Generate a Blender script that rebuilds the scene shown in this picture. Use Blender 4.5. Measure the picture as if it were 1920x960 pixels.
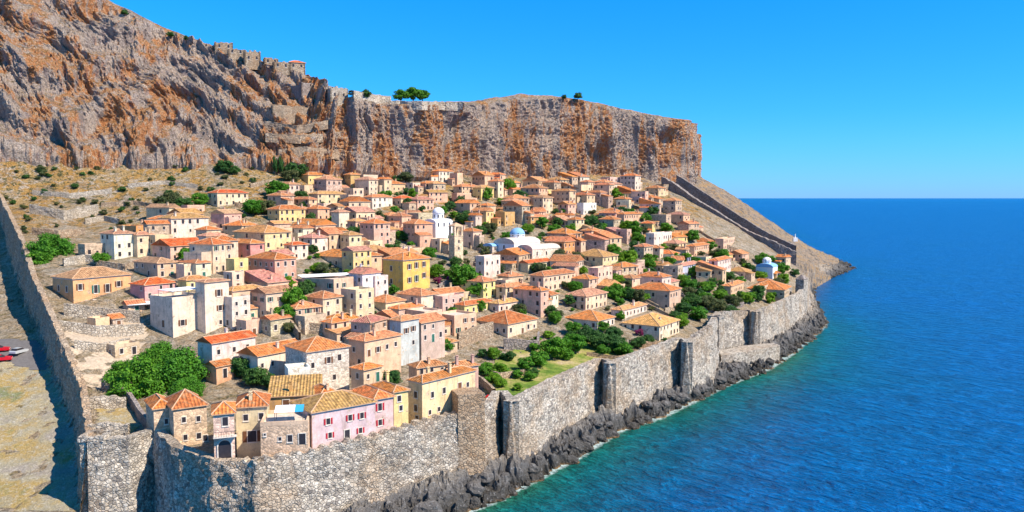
import bpy, math, random
import numpy as np
from mathutils import Vector, Matrix
R = math.radians
random.seed(7)
for o in list(bpy.data.objects): bpy.data.objects.remove(o)
scene = bpy.context.scene
col = scene.collection

# ------------------------------------------------------------------ camera, world, sun, exposure
CAM_H, FPX, PITCH = 60.0, 1507.0, math.atan(108.5/1507.0)
cam = bpy.data.objects.new('camera', bpy.data.cameras.new('camera'))
col.objects.link(cam)
cam.data.sensor_width = 36.0
cam.data.lens = 36.0*FPX/1920.0
cam.data.clip_start = 1.0
cam.data.clip_end = 400000.0
cam.location = (0, 0, CAM_H)
cam.rotation_euler = (math.pi/2-PITCH, 0, 0)
scene.camera = cam

SUN_AZ, SUN_EL = R(64), R(46)          # azimuth measured from -Y towards +X
sdir = Vector((math.sin(SUN_AZ)*math.cos(SUN_EL), -math.cos(SUN_AZ)*math.cos(SUN_EL), math.sin(SUN_EL)))
sun = bpy.data.objects.new('sun', bpy.data.lights.new('sun', 'SUN'))
col.objects.link(sun)
sun.data.energy = 5.0
sun.data.angle = R(0.5)
sun.data.color = (1.0, 0.885, 0.72)
sun.rotation_euler = sdir.to_track_quat('Z', 'Y').to_euler()

world = bpy.data.worlds.new('World'); scene.world = world
world.use_nodes = True
wn = world.node_tree; wn.nodes.clear()
sky = wn.nodes.new('ShaderNodeTexSky'); sky.sky_type = 'NISHITA'; sky.sun_disc = False
sky.sun_elevation = SUN_EL
sky.sun_rotation = math.atan2(sdir.x, sdir.y)
sky.altitude = 60; sky.air_density = 1.0; sky.dust_density = 0.15; sky.ozone_density = 2.0
hs = wn.nodes.new('ShaderNodeHueSaturation'); hs.inputs['Saturation'].default_value = 1.15; hs.inputs['Value'].default_value = 1.15
mul = wn.nodes.new('ShaderNodeMix'); mul.data_type = 'RGBA'; mul.blend_type = 'MULTIPLY'
mul.inputs['Factor'].default_value = 1.0
tcw = wn.nodes.new('ShaderNodeTexCoord'); sxw = wn.nodes.new('ShaderNodeSeparateXYZ'); rpw = wn.nodes.new('ShaderNodeValToRGB')
wn.links.new(tcw.outputs['Generated'], sxw.inputs[0]); wn.links.new(sxw.outputs[2], rpw.inputs[0]); wn.links.new(rpw.outputs[0], mul.inputs[7])
rpw.color_ramp.elements[0].position = 0.0; rpw.color_ramp.elements[0].color = (0.20, 0.50, 1.35, 1)
rpw.color_ramp.elements[1].position = 0.30; rpw.color_ramp.elements[1].color = (0.03, 0.70, 1.0, 1)
e_ = rpw.color_ramp.elements.new(.10); e_.color = (0.11, .56, 1.15, 1)
bg = wn.nodes.new('ShaderNodeBackground'); bg.inputs['Strength'].default_value = 0.11
wo = wn.nodes.new('ShaderNodeOutputWorld')
wn.links.new(sky.outputs[0], hs.inputs['Color']); wn.links.new(hs.outputs[0], mul.inputs[6])
wn.links.new(mul.outputs[2], bg.inputs[0]); wn.links.new(bg.outputs[0], wo.inputs[0])
scene.view_settings.view_transform = 'Standard'
scene.view_settings.look = 'None'
scene.view_settings.exposure = 0.62
scene.view_settings.gamma = 1.0
scene.view_settings.use_curve_mapping = False
scene.render.engine = 'CYCLES'
scene.cycles.max_bounces = 5
scene.cycles.diffuse_bounces = 2

# ------------------------------------------------------------------ projection helpers (pixels of the 1920x960 photograph)
cp, sp = math.cos(PITCH), math.sin(PITCH)
def ray(px, py):
    u, v = (px-960)/FPX, (480-py)/FPX
    return (u, cp+v*sp, -sp+v*cp)
def at_d(px, py, d):
    r = ray(px, py); k = d/r[1]
    return (r[0]*k, d, CAM_H+r[2]*k)
def at_z(px, py, z):
    r = ray(px, py); k = (z-CAM_H)/r[2]
    return (r[0]*k, r[1]*k, z)
def plan(px, d, z=10):
    D = d*cp-(z-CAM_H)*sp
    return ((px-960)/FPX*D, d)
def proj(x, y, z):
    D = y*cp-(z-CAM_H)*sp
    U = y*sp+(z-CAM_H)*cp
    return 960+FPX*x/D, 480-FPX*U/D

# ------------------------------------------------------------------ noise
_rs = np.random.RandomState(3)
_perm = _rs.permutation(512)
_perm = np.concatenate([_perm, _perm, _perm])
_grad = _rs.normal(size=(512, 3)); _grad /= np.linalg.norm(_grad, axis=1)[:, None]
def noise3(x, y, z):
    x, y, z = np.broadcast_arrays(np.asarray(x, float), np.asarray(y, float), np.asarray(z, float))
    xi, yi, zi = np.floor(x).astype(int), np.floor(y).astype(int), np.floor(z).astype(int)
    xf, yf, zf = x-xi, y-yi, z-zi
    u, v, w = [t*t*t*(t*(t*6-15)+10) for t in (xf, yf, zf)]
    def g(i, j, k):
        h = _perm[(_perm[(_perm[(xi+i) & 511]+yi+j) & 511]+zi+k) & 511]
        gr = _grad[h]
        return gr[..., 0]*(xf-i)+gr[..., 1]*(yf-j)+gr[..., 2]*(zf-k)
    def L(a, b, t): return a+(b-a)*t
    return L(L(L(g(0,0,0), g(1,0,0), u), L(g(0,1,0), g(1,1,0), u), v),
             L(L(g(0,0,1), g(1,0,1), u), L(g(0,1,1), g(1,1,1), u), v), w)*1.5
def fbm(x, y, z, o=4, ridged=False):
    s = 0; a = 1.0
    for i in range(o):
        n = noise3(x*2**i+17*i, y*2**i+5*i, z*2**i-9*i)
        s = s+a*((1-2*np.abs(n)) if ridged else n); a *= .5
    return s

# ------------------------------------------------------------------ object helpers
def tag(o, label=None, cat=None, group=None, kind=None):
    if label: o['label'] = label
    if cat: o['category'] = cat
    if group: o['group'] = group
    if kind: o['kind'] = kind
    return o
def empty(name, loc, rz=0):
    o = bpy.data.objects.new(name, None); col.objects.link(o)
    o.empty_display_size = .5
    o.location = loc; o.rotation_euler = (0, 0, rz)
    return o
def link(name, me, parent=None, loc=None, rz=None, color=None):
    o = bpy.data.objects.new(name, me); col.objects.link(o)
    if parent is not None: o.parent = parent
    if loc is not None: o.location = loc
    if rz is not None: o.rotation_euler = (0, 0, rz)
    if color is not None: o.color = (*color[:3], 1)
    return o
class MB:
    def __init__(s): s.v = []; s.f = []; s.m = []; s.uv = []
    def face(s, pts, m=0, uv=None):
        b = len(s.v); s.v += [tuple(p) for p in pts]; s.f.append(tuple(range(b, b+len(pts)))); s.m.append(m)
        s.uv.append(uv if uv else [(0, 0)]*len(pts))
    def box(s, x0, x1, y0, y1, z0, z1, m=0, bottom=True):
        p = [(x0,y0,z0),(x1,y0,z0),(x1,y1,z0),(x0,y1,z0),(x0,y0,z1),(x1,y0,z1),(x1,y1,z1),(x0,y1,z1)]
        for a in [(0,1,5,4),(1,2,6,5),(2,3,7,6),(3,0,4,7),(4,5,6,7)]+([(3,2,1,0)] if bottom else []):
            s.face([p[i] for i in a], m)
    def tube(s, p0, p1, r0, r1=None, n=8, m=0, caps=True):
        r1 = r0 if r1 is None else r1
        p0, p1 = Vector(p0), Vector(p1); d = (p1-p0).normalized()
        a = d.orthogonal().normalized(); b = d.cross(a)
        A = [p0+(a*math.cos(t)+b*math.sin(t))*r0 for t in [2*math.pi*i/n for i in range(n)]]
        B = [p1+(a*math.cos(t)+b*math.sin(t))*r1 for t in [2*math.pi*i/n for i in range(n)]]
        for i in range(n):
            j = (i+1) % n; s.face([A[i], A[j], B[j], B[i]], m)
        if caps: s.face(A[::-1], m); s.face(B, m)
    def lathe(s, prof, c=(0, 0), n=20, m=0):
        for (r0, z0), (r1, z1) in zip(prof, prof[1:]):
            for i in range(n):
                a, b = 2*math.pi*i/n, 2*math.pi*(i+1)/n
                q = [(c[0]+r0*math.cos(a), c[1]+r0*math.sin(a), z0), (c[0]+r0*math.cos(b), c[1]+r0*math.sin(b), z0),
                     (c[0]+r1*math.cos(b), c[1]+r1*math.sin(b), z1), (c[0]+r1*math.cos(a), c[1]+r1*math.sin(a), z1)]
                if r1 < 1e-4: q = q[:3]
                elif r0 < 1e-4: q = [q[0]]+q[2:]
                s.face(q, m)
    def mesh(s, name, mats):
        me = bpy.data.meshes.new(name); me.from_pydata(s.v, [], s.f)
        for m in mats: me.materials.append(m)
        me.polygons.foreach_set('material_index', s.m)
        uvl = me.uv_layers.new(name='UVMap')
        uvl.data.foreach_set('uv', [c for f in s.uv for t in f for c in t])
        me.update(); return me
    def build(s, name, mats, parent=None, **k):
        if not isinstance(mats, (list, tuple)): mats = [mats]
        return link(name, s.mesh(name, mats), parent, **k)
def grid_mesh(name, P, mat, smooth=True, attrs=None, flip=False):
    ni, nj = P.shape[:2]
    me = bpy.data.meshes.new(name)
    me.vertices.add(ni*nj); me.vertices.foreach_set('co', P.reshape(-1).astype(np.float32))
    i, j = np.meshgrid(np.arange(ni-1), np.arange(nj-1), indexing='ij')
    a = i*nj+j; q = np.stack([a, a+nj, a+nj+1, a+1], -1).reshape(-1, 4)
    if flip: q = q[:, ::-1]
    nf = len(q)
    me.loops.add(nf*4); me.loops.foreach_set('vertex_index', q.reshape(-1).astype(np.int32))
    me.polygons.add(nf); me.polygons.foreach_set('loop_start', np.arange(nf, dtype=np.int32)*4)
    me.polygons.foreach_set('loop_total', np.full(nf, 4, np.int32))
    me.update(calc_edges=True)
    me.polygons.foreach_set('use_smooth', np.full(nf, smooth))
    for k, v in (attrs or {}).items():
        at = me.attributes.new(k, 'FLOAT', 'POINT'); at.data.foreach_set('value', v.reshape(-1).astype(np.float32))
    me.materials.append(mat)
    me.validate(); me.update()
    return me

# ------------------------------------------------------------------ materials
class NT:
    def __init__(s, name):
        s.mat = bpy.data.materials.new(name); s.mat.use_nodes = True
        s.t = s.mat.node_tree; s.t.nodes.clear()
        s.out = s.t.nodes.new('ShaderNodeOutputMaterial')
        s.b = s.t.nodes.new('ShaderNodeBsdfPrincipled')
        s.t.links.new(s.b.outputs[0], s.out.inputs[0])
        s.b.inputs['Roughness'].default_value = .85
        s.b.inputs['Specular IOR Level'].default_value = .25
    def n(s, t, **k):
        x = s.t.nodes.new(t)
        for a, b in k.items(): setattr(x, a, b)
        return x
    def l(s, a, b): s.t.links.new(a, b)
    def coord(s, kind='Object', scale=(1, 1, 1), rot=(0, 0, 0)):
        tc = s.n('ShaderNodeTexCoord'); mp = s.n('ShaderNodeMapping')
        mp.inputs['Scale'].default_value = scale; mp.inputs['Rotation'].default_value = rot
        if kind == 'World':
            g = s.n('ShaderNodeNewGeometry'); s.l(g.outputs['Position'], mp.inputs[0])
        else: s.l(tc.outputs[kind], mp.inputs[0])
        return mp.outputs[0]
    def noise(s, vec, scale, detail=4, rough=.6, dist=0):
        x = s.n('ShaderNodeTexNoise'); x.inputs['Scale'].default_value = scale
        x.inputs['Detail'].default_value = detail; x.inputs['Roughness'].default_value = rough
        x.inputs['Distortion'].default_value = dist
        s.l(vec, x.inputs['Vector']); return x.outputs['Fac']
    def voro(s, vec, scale, feat='F1', out='Color'):
        x = s.n('ShaderNodeTexVoronoi'); x.feature = feat; x.inputs['Scale'].default_value = scale
        s.l(vec, x.inputs['Vector']); return x.outputs[out]
    def ramp(s, fac, stops, interp='LINEAR'):
        x = s.n('ShaderNodeValToRGB'); cr = x.color_ramp; cr.interpolation = interp
        while len(cr.elements) < len(stops): cr.elements.new(.5)
        for e, (p, c) in zip(cr.elements, stops):
            e.position = p; e.color = (*c, 1) if not isinstance(c, (int, float)) else (c, c, c, 1)
        s.l(fac, x.inputs[0]); return x.outputs[0]
    def mix(s, fac, a, b, blend='MIX'):
        x = s.n('ShaderNodeMix', data_type='RGBA', blend_type=blend)
        for v, i in ((fac, 0), (a, 6), (b, 7)):
            if isinstance(v, (int, float)): x.inputs[i].default_value = v if i == 0 else (v, v, v, 1)
            elif isinstance(v, tuple): x.inputs[i].default_value = (*v, 1)
            else: s.l(v, x.inputs[i])
        return x.outputs[2]
    def math(s, op, a, b=0.0):
        x = s.n('ShaderNodeMath', operation=op)
        for v, i in ((a, 0), (b, 1)):
            if isinstance(v, (int, float)): x.inputs[i].default_value = v
            else: s.l(v, x.inputs[i])
        return x.outputs[0]
    def bump(s, h, strength=.5, dist=.1, prev=None):
        x = s.n('ShaderNodeBump'); x.inputs['Strength'].default_value = strength; x.inputs['Distance'].default_value = dist
        s.l(h, x.inputs['Height'])
        if prev is not None: s.l(prev, x.inputs['Normal'])
        return x.outputs[0]
    def done(s, c=None, nrm=None, rough=None):
        if c is not None:
            if isinstance(c, tuple): s.b.inputs['Base Color'].default_value = (*c, 1)
            else: s.l(c, s.b.inputs['Base Color'])
        if nrm is not None: s.l(nrm, s.b.inputs['Normal'])
        if rough is not None: s.b.inputs['Roughness'].default_value = rough
        return s.mat

def rubble(name, tones, patch, size=1.3, dirt=.5):
    """rubble masonry: cells of stone with mortar joints and large weathered patches"""
    m = NT(name); v = m.coord('World', (1, 1, 1.25))
    cell = m.voro(v, size); joint = m.voro(v, size, 'DISTANCE_TO_EDGE', 'Distance')
    sep = m.n('ShaderNodeSeparateColor'); m.l(cell, sep.inputs[0])
    c = m.ramp(sep.outputs[0], [(0, tones[0]), (.35, tones[1]), (.7, tones[2]), (1, tones[3])])
    big = m.noise(v, .07, 5, .65)
    c = m.mix(m.ramp(big, [(.47, 0), (.60, .85)]), c, m.mix(.5, c, patch))
    st = m.noise(m.coord('World', (.5, .5, .12)), .45, 4, .6)
    c = m.mix(m.ramp(st, [(.5, 0), (.68, dirt)]), c, (.10, .095, .09))
    c = m.mix(m.ramp(joint, [(0, .75), (.09, 0)]), c, (.13, .11, .09))
    fine = m.noise(v, 3.5, 4, .7)
    c = m.mix(.45, c, m.ramp(fine, [(.3, .35), (.7, 1.25)]), 'MULTIPLY')
    h = m.math('ADD', m.math('MULTIPLY', m.ramp(joint, [(0, 0), (.15, 1)]), .6), fine)
    return m.done(c, m.bump(h, .9, .25))
M = {}
M['sea_stone'] = rubble('sea_wall_stone', [(.24,.21,.19), (.55,.48,.40), (.76,.68,.58), (.42,.36,.29)], (.50,.32,.17), 1.5, .45)
M['pale_stone'] = rubble('pale_rubble_stone', [(.46,.38,.30), (.62,.53,.43), (.70,.62,.52), (.50,.42,.33)], (.55,.42,.28), 1.3, .25)
M['warm_stone'] = rubble('warm_rubble_stone', [(.34,.24,.16), (.52,.38,.26), (.60,.47,.34), (.40,.29,.20)], (.48,.28,.14), 1.3, .4)
M['shade_stone'] = rubble('grey_shaded_rubble', [(.24,.20,.19), (.36,.30,.27), (.42,.36,.33), (.30,.25,.24)], (.36,.25,.2), 1.0, .4)  # grey stone, darkened so walls lying in shade carry it in their colour

def plaster():
    m = NT('tinted_plaster'); oi = m.n('ShaderNodeObjectInfo'); v = m.coord('World')
    n1 = m.noise(v, .35, 5, .65); n2 = m.noise(v, 2.2, 5, .7)
    c = m.mix(.75, oi.outputs['Color'], m.ramp(n1, [(.3, .60), (.55, 1.02), (.75, 1.2)]), 'MULTIPLY')
    pn = m.noise(v, .55, 5, .75, .5); cell = m.voro(m.coord('World', (1, 1, 1.3)), 2.2); sc = m.n('ShaderNodeSeparateColor'); m.l(cell, sc.inputs[0])
    c = m.mix(m.ramp(pn, [(.575, 0), (.61, .8)]), c, m.mix(.75, (.50, .38, .27), m.ramp(sc.outputs[0], [(0, .5), (1, 1.4)]), 'MULTIPLY'))
    c = m.mix(.5, c, m.ramp(n2, [(.3, .68), (.6, 1.08)]), 'MULTIPLY')
    st = m.noise(m.coord('World', (1, 1, .14)), 1.3, 4, .6)
    c = m.mix(m.ramp(st, [(.54, 0), (.72, .5)]), c, (.26, .18, .13))
    return m.done(c, m.bump(n2, .35, .05), .9)
M['plaster'] = plaster()
def housestone():
    m = NT('tinted_house_stone'); oi = m.n('ShaderNodeObjectInfo'); v = m.coord('World', (1, 1, 1.3))
    cell = m.voro(v, 1.7); joint = m.voro(v, 1.7, 'DISTANCE_TO_EDGE', 'Distance')
    sep = m.n('ShaderNodeSeparateColor'); m.l(cell, sep.inputs[0])
    c = m.mix(.8, oi.outputs['Color'], m.ramp(sep.outputs[0], [(0, .58), (.5, 1.0), (1, 1.3)]), 'MULTIPLY')
    c = m.mix(m.ramp(joint, [(0, .6), (.08, 0)]), c, (.20, .15, .11))
    n1 = m.noise(v, .4, 5, .65)
    c = m.mix(.5, c, m.ramp(n1, [(.3, .55), (.6, 1.1)]), 'MULTIPLY')
    return m.done(c, m.bump(m.math('ADD', joint, n1), .6, .15), .9)
M['hstone'] = housestone()
def tiles():
    m = NT('barrel_roof_tiles'); oi = m.n('ShaderNodeObjectInfo'); uv = m.coord('UV')
    sx = m.n('ShaderNodeSeparateXYZ'); m.l(uv, sx.inputs[0])
    w = m.math('SINE', m.math('MULTIPLY', sx.outputs[0], 2*math.pi/.62))
    row = m.math('FRACT', m.math('MULTIPLY', sx.outputs[1], 1/.45))
    cellv = m.coord('UV', (1/.62, 1/.45, 1)); cell = m.voro(cellv, 1.0)
    sep = m.n('ShaderNodeSeparateColor'); m.l(cell, sep.inputs[0])
    c = m.mix(.75, oi.outputs['Color'], m.ramp(sep.outputs[0], [(0, .45), (.5, 1.0), (1, 1.6)]), 'MULTIPLY')
    c = m.mix(m.ramp(w, [(.0, .55), (.45, 0)]), c, m.mix(.72, c, (.08, .035, .02)))
    lich = m.noise(m.coord('World'), .55, 5, .7)
    c = m.mix(m.ramp(lich, [(.5, 0), (.68, .6)]), c, (.46, .30, .16))
    dk = m.noise(m.coord('World'), 1.4, 3, .6)
    c = m.mix(.5, c, m.ramp(dk, [(.3, .5), (.6, 1.12)]), 'MULTIPLY')
    h = m.math('ADD', w, m.math('MULTIPLY', row, .5))
    return m.done(c, m.bump(h, .7, .12), .85)
M['tiles'] = tiles()
def flat(name, c, rough=.8, var=.25, spec=.25, metal=0):
    m = NT(name); n = m.noise(m.coord('World'), 1.6, 4, .65)
    cc = m.mix(1.0, c, m.ramp(n, [(.3, 1-var), (.7, 1+var)]), 'MULTIPLY')
    m.b.inputs['Specular IOR Level'].default_value = spec; m.b.inputs['Metallic'].default_value = metal
    return m.done(cc, None, rough)
M['ridge'] = flat('ridge_mortar', (.58, .36, .22))
M['trim'] = flat('pale_trim', (.66, .58, .50))
M['dark'] = flat('window_dark', (.035, .03, .035), .35, .2, .4)
M['wood'] = flat('brown_wood', (.16, .07, .035))
M['redpaint'] = flat('red_paint', (.42, .02, .035), .6)
M['greenpaint'] = flat('green_paint', (.03, .13, .10), .6)
M['white'] = flat('white_cloth', (.82, .82, .84), .8, .06)
M['blue'] = flat('blue_cloth', (.04, .35, .60), .8, .1)
M['limewash'] = flat('limewash', (.80, .79, .80), .85, .10)
M['bluedome'] = flat('pale_blue_lime', (.22, .42, .66), .8, .12)
M['barrel'] = flat('vault_plaster', (.60, .50, .42), .9, .25)
M['carred'] = flat('car_red', (.55, .01, .02), .25, .05, .5)
M['cargrey'] = flat('car_silver', (.45, .47, .5), .3, .05, .5)
M['tyre'] = flat('rubber', (.02, .02, .02), .8)
M['redcloth'] = flat('red_cloth', (.7, .02, .02), .7, .05)
M['metal'] = flat('dark_metal', (.08, .08, .09), .5, .1, .4)
M['bark'] = flat('bark', (.10, .07, .045), .95, .4)
M['pathstone'] = flat('paving', (.44, .35, .26), .95, .3)
def leaf(name, a, b, c):
    m = NT(name); oi = m.n('ShaderNodeObjectInfo'); v = m.coord('World')
    n = m.noise(v, 1.1, 3, .7)
    cc = m.ramp(n, [(.32, a), (.52, b), (.70, c)])
    cc = m.mix(.6, cc, m.ramp(oi.outputs['Random'], [(0, (.72, .85, .8)), (1, (1.35, 1.15, .9))]), 'MULTIPLY')
    m.b.inputs['Transmission Weight'].default_value = 0
    m.b.inputs['Roughness'].default_value = .6
    # thin leaves let some light through
    tr = m.n('ShaderNodeBsdfTranslucent'); m.l(cc, tr.inputs[0]); mx = m.n('ShaderNodeMixShader'); mx.inputs[0].default_value = .3
    m.l(cc, m.b.inputs['Base Color']); m.l(m.b.outputs[0], mx.inputs[1]); m.l(tr.outputs[0], mx.inputs[2]); m.l(mx.outputs[0], m.out.inputs[0])
    return m.mat
M['leaf'] = leaf('green_leaves', (.04, .13, .012), (.08, .25, .018), (.18, .38, .03))
M['leaf_dark'] = leaf('dark_leaves', (.028, .085, .024), (.055, .15, .035), (.11, .22, .045))
M['leaf_bright'] = leaf('bright_leaves', (.07, .19, .012), (.14, .30, .015), (.24, .40, .03))
M['leaf_dry'] = leaf('olive_leaves', (.05, .08, .03), (.10, .13, .05), (.20, .18, .07))
M['leaf_pink'] = leaf('bougainvillea', (.20, .02, .09), (.35, .03, .16), (.10, .12, .04))

def ground_mat():
    m = NT('hillside_ground'); v = m.coord('World'); sx = m.n('ShaderNodeSeparateXYZ'); m.l(v, sx.inputs[0])
    n1 = m.noise(v, .05, 6, .68, .6); n2 = m.noise(v, .30, 6, .78, .4); n3 = m.noise(v, 1.6, 5, .75); n4 = m.noise(v, .12, 5, .7); n5 = m.noise(v, .55, 4, .7, .4)
    # dry hillside: golden grass, red earth, pale stones, dark scrub
    c = m.ramp(n1, [(.34, (.36, .29, .22)), (.45, (.50, .33, .14)), (.52, (.52, .28, .07)), (.62, (.34, .26, .18))])
    c = m.mix(m.ramp(n2, [(.52, 0), (.57, .8)]), c, (.56, .48, .40))
    c = m.mix(m.ramp(n5, [(.42, .9), (.47, 0)]), c, m.ramp(n3, [(.4, (.05, .065, .02)), (.6, (.14, .13, .05))]))
    # worn paving and rubble low down inside the town
    tw = m.math('ADD', m.math('MULTIPLY', sx.outputs[2], -.02), n4)
    c = m.mix(m.ramp(m.math('ADD', tw, 1.0), [(.40, 0), (.60, .7)]), c, m.ramp(n2, [(.38, (.16, .16, .08)), (.45, (.44, .36, .27)), (.60, (.58, .49, .38))]))
    rock = m.ramp(m.mix(.6, n4, n2), [(.38, (.11, .09, .07)), (.45, (.24, .19, .15)), (.51, (.38, .31, .25)), (.55, (.50, .30, .12)), (.62, (.24, .19, .15))])
    # bare scree beyond the eastern wall
    e = m.math('SUBTRACT', sx.outputs[0], m.math('MULTIPLY', m.math('SUBTRACT', 512.0, sx.outputs[1]), .62))
    e = m.math('ADD', e, m.math('MULTIPLY', m.math('SUBTRACT', n1, .5), 40.0))
    c = m.mix(m.ramp(m.math('MULTIPLY', e, .01), [(.93, 0), (1.0, .95)]), c, rock)
    c = m.mix(.8, c, m.ramp(n3, [(.34, .25), (.6, 1.2)]), 'MULTIPLY')
    return m.done(c, m.bump(m.math('ADD', m.math('MULTIPLY', n2, 2.5), n3), 1.0, 1.0), .95)
M['ground'] = ground_mat()
def grass_mat():
    m = NT('lawn'); v = m.coord('World')
    n1 = m.noise(v, .12, 5, .65); n2 = m.noise(v, 1.6, 5, .75)
    c = m.ramp(n1, [(.36, (.08, .15, .02)), (.46, (.15, .22, .03)), (.56, (.34, .30, .10)), (.66, (.46, .36, .22))])
    c = m.mix(.6, c, m.ramp(n2, [(.3, .4), (.65, 1.25)]), 'MULTIPLY')
    return m.done(c, m.bump(n2, .8, .3), .95)
M['grass'] = grass_mat()
def dry_mat():
    m = NT('dry_field'); v = m.coord('World')
    n1 = m.noise(v, .09, 5, .65); n2 = m.noise(v, 1.2, 5, .75)
    c = m.ramp(n1, [(.36, (.30, .26, .22)), (.46, (.32, .28, .19)), (.56, (.36, .25, .09)), (.66, (.19, .20, .10))])
    c = m.mix(m.ramp(n2, [(.53, 0), (.62, .6)]), c, (.47, .43, .37))
    n9 = m.noise(v, 4.5, 4, .8)
    c = m.mix(.8, c, m.ramp(n9, [(.35, .35), (.6, 1.25)]), 'MULTIPLY')
    return m.done(c, m.bump(n2, .9, .35), .95)
M['dry'] = dry_mat()
def cliff_mat():
    m = NT('limestone_cliff')
    v = m.coord('World', (1, 1, .45)); vs = m.coord('World', (1.0, 1.0, .22)); vw = m.coord('World', (1, 1, .75), (0, R(25), 0))
    n0 = m.noise(v, .030, 6, .62, .8); n1 = m.noise(vs, .13, 6, .7, .5); n2 = m.noise(vw, .60, 6, .78, .3); n3 = m.noise(vw, 2.4, 4, .7)
    c = m.ramp(n1, [(.34, (.30, .23, .22)), (.44, (.54, .42, .36)), (.54, (.74, .59, .48)), (.66, (.50, .39, .36))])
    px_ = m.n('ShaderNodeNewGeometry'); sx0 = m.n('ShaderNodeSeparateXYZ'); m.l(px_.outputs['Position'], sx0.inputs[0])
    bx = m.math('ADD', m.math('MULTIPLY', sx0.outputs[0], .0025), .5)
    band = m.ramp(bx, [(.16, .024), (.25, .062), (.42, .055), (.56, .012)])
    stv = m.noise(m.coord('World', (1, 1, .10)), .16, 5, .65, .3)
    om = m.math('ADD', m.mix(.45, n0, stv), band)
    c = m.mix(m.ramp(om, [(.515, 0), (.56, .9)]), c, m.ramp(n2, [(.35, (.56, .16, .05)), (.5, (.78, .32, .10)), (.62, (.80, .52, .28))]))
    c = m.mix(m.ramp(m.noise(m.coord('World', (1, 1, .12)), .22, 5, .7, .4), [(.55, 0), (.63, .55)]), c, (.27, .20, .24))
    c = m.mix(m.ramp(n2, [(.54, 0), (.62, .6)]), c, (.74, .66, .58))
    crk = m.noise(m.coord('World', (1, 1, .18), (0, R(12), 0)), .45, 5, .7, 1.2)
    c = m.mix(m.ramp(crk, [(.35, .7), (.41, 0)]), c, (.13, .10, .10))
    g = m.n('ShaderNodeNewGeometry'); sx = m.n('ShaderNodeSeparateXYZ'); m.l(g.outputs['Normal'], sx.inputs[0])
    up = m.math('MULTIPLY', m.ramp(sx.outputs[2], [(.50, 0), (.78, 1)]), m.ramp(n2, [(.40, 1), (.54, .15)]))
    c = m.mix(up, c, m.ramp(n1, [(.42, (.12, .12, .04)), (.55, (.48, .26, .09))]))
    c = m.mix(.75, c, m.ramp(n3, [(.3, .3), (.62, 1.3)]), 'MULTIPLY')
    h = m.math('ADD', m.math('MULTIPLY', n2, 3.0), n3)
    return m.done(c, m.bump(h, 1.0, 1.4), .95)
M['cliff'] = cliff_mat()
def shore_mat():
    m = NT('shore_rock'); v = m.coord('World'); sx = m.n('ShaderNodeSeparateXYZ'); m.l(v, sx.inputs[0])
    n1 = m.noise(v, .25, 5, .7, .5); n2 = m.noise(v, 1.5, 5, .75)
    hz = m.math('ADD', sx.outputs[2], m.math('MULTIPLY', n1, 5.0))
    c = m.ramp(m.math('MULTIPLY', hz, .08), [(.20, (.05, .04, .03)), (.32, (.075, .07, .065)), (.50, (.14, .13, .125)), (.68, (.26, .225, .19)), (.85, (.44, .36, .28))])
    c = m.mix(m.ramp(sx.outputs[2], [(.0, 1), (.5, 0)]), c, m.mix(m.ramp(n1, [(.45, 0), (.55, 1)]), c, (.30, .16, .05)))
    c = m.mix(m.ramp(n2, [(.56, 0), (.66, .45)]), c, (.36, .36, .37))
    c = m.mix(.6, c, m.ramp(n2, [(.3, .35), (.65, 1.2)]), 'MULTIPLY')
    return m.done(c, m.bump(n2, 1, .5), .8)
M['shore'] = shore_mat()
def sea_mat():
    m = NT('sea_water')
    a = m.n('ShaderNodeAttribute', attribute_name='shallow')
    v = m.coord('World'); n = m.noise(v, .012, 4, .6); n5 = m.noise(v, .07, 4, .6)
    f = m.math('ADD', a.outputs['Fac'], m.math('MULTIPLY', m.math('SUBTRACT', n, .5), .55))
    c = m.ramp(f, [(.0, (.000, .090, .30)), (.30, (.000, .088, .24)), (.55, (.000, .092, .165)), (.85, (.002, .115, .115)), (1.0, (.02, .12, .07))])
    c = m.mix(.5, c, m.ramp(n5, [(.3, .7), (.7, 1.3)]), 'MULTIPLY')
    r1 = m.coord('World', (1, 1, 1), (0, 0, R(43))); mp2 = m.n('ShaderNodeMapping'); mp2.inputs['Scale'].default_value = (.42, 1, 1); m.l(r1, mp2.inputs[0]); vr = mp2.outputs[0]
    w1 = m.noise(vr, .33, 3, .55, .5); w2 = m.noise(vr, 1.1, 4, .65, .5); w3 = m.noise(v, 1.6, 3, .6)
    c = m.mix(.72, c, m.ramp(m.mix(.6, w1, w2), [(.38, .5), (.5, .95), (.60, 1.7)]), 'MULTIPLY')
    h = m.math('ADD', m.math('MULTIPLY', w1, 2.6), m.math('ADD', m.math('MULTIPLY', w2, 1.1), m.math('MULTIPLY', w3, .2)))
    fa = m.n('ShaderNodeAttribute', attribute_name='foam')
    ff = m.ramp(m.math('MULTIPLY', fa.outputs['Fac'], m.math('ADD', m.noise(v, .9, 4, .7), .15)), [(.34, 0), (.50, .75)])
    c = m.mix(ff, c, (.55, .66, .66))
    m.b.inputs['IOR'].default_value = 1.33; m.b.inputs['Specular IOR Level'].default_value = .16
    return m.done(c, m.bump(h, 1.0, 1.0), .28)
M['sea'] = sea_mat()
def asphalt(): return flat('asphalt', (.14, .13, .13), .9, .2)
M['asphalt'] = asphalt()

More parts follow.
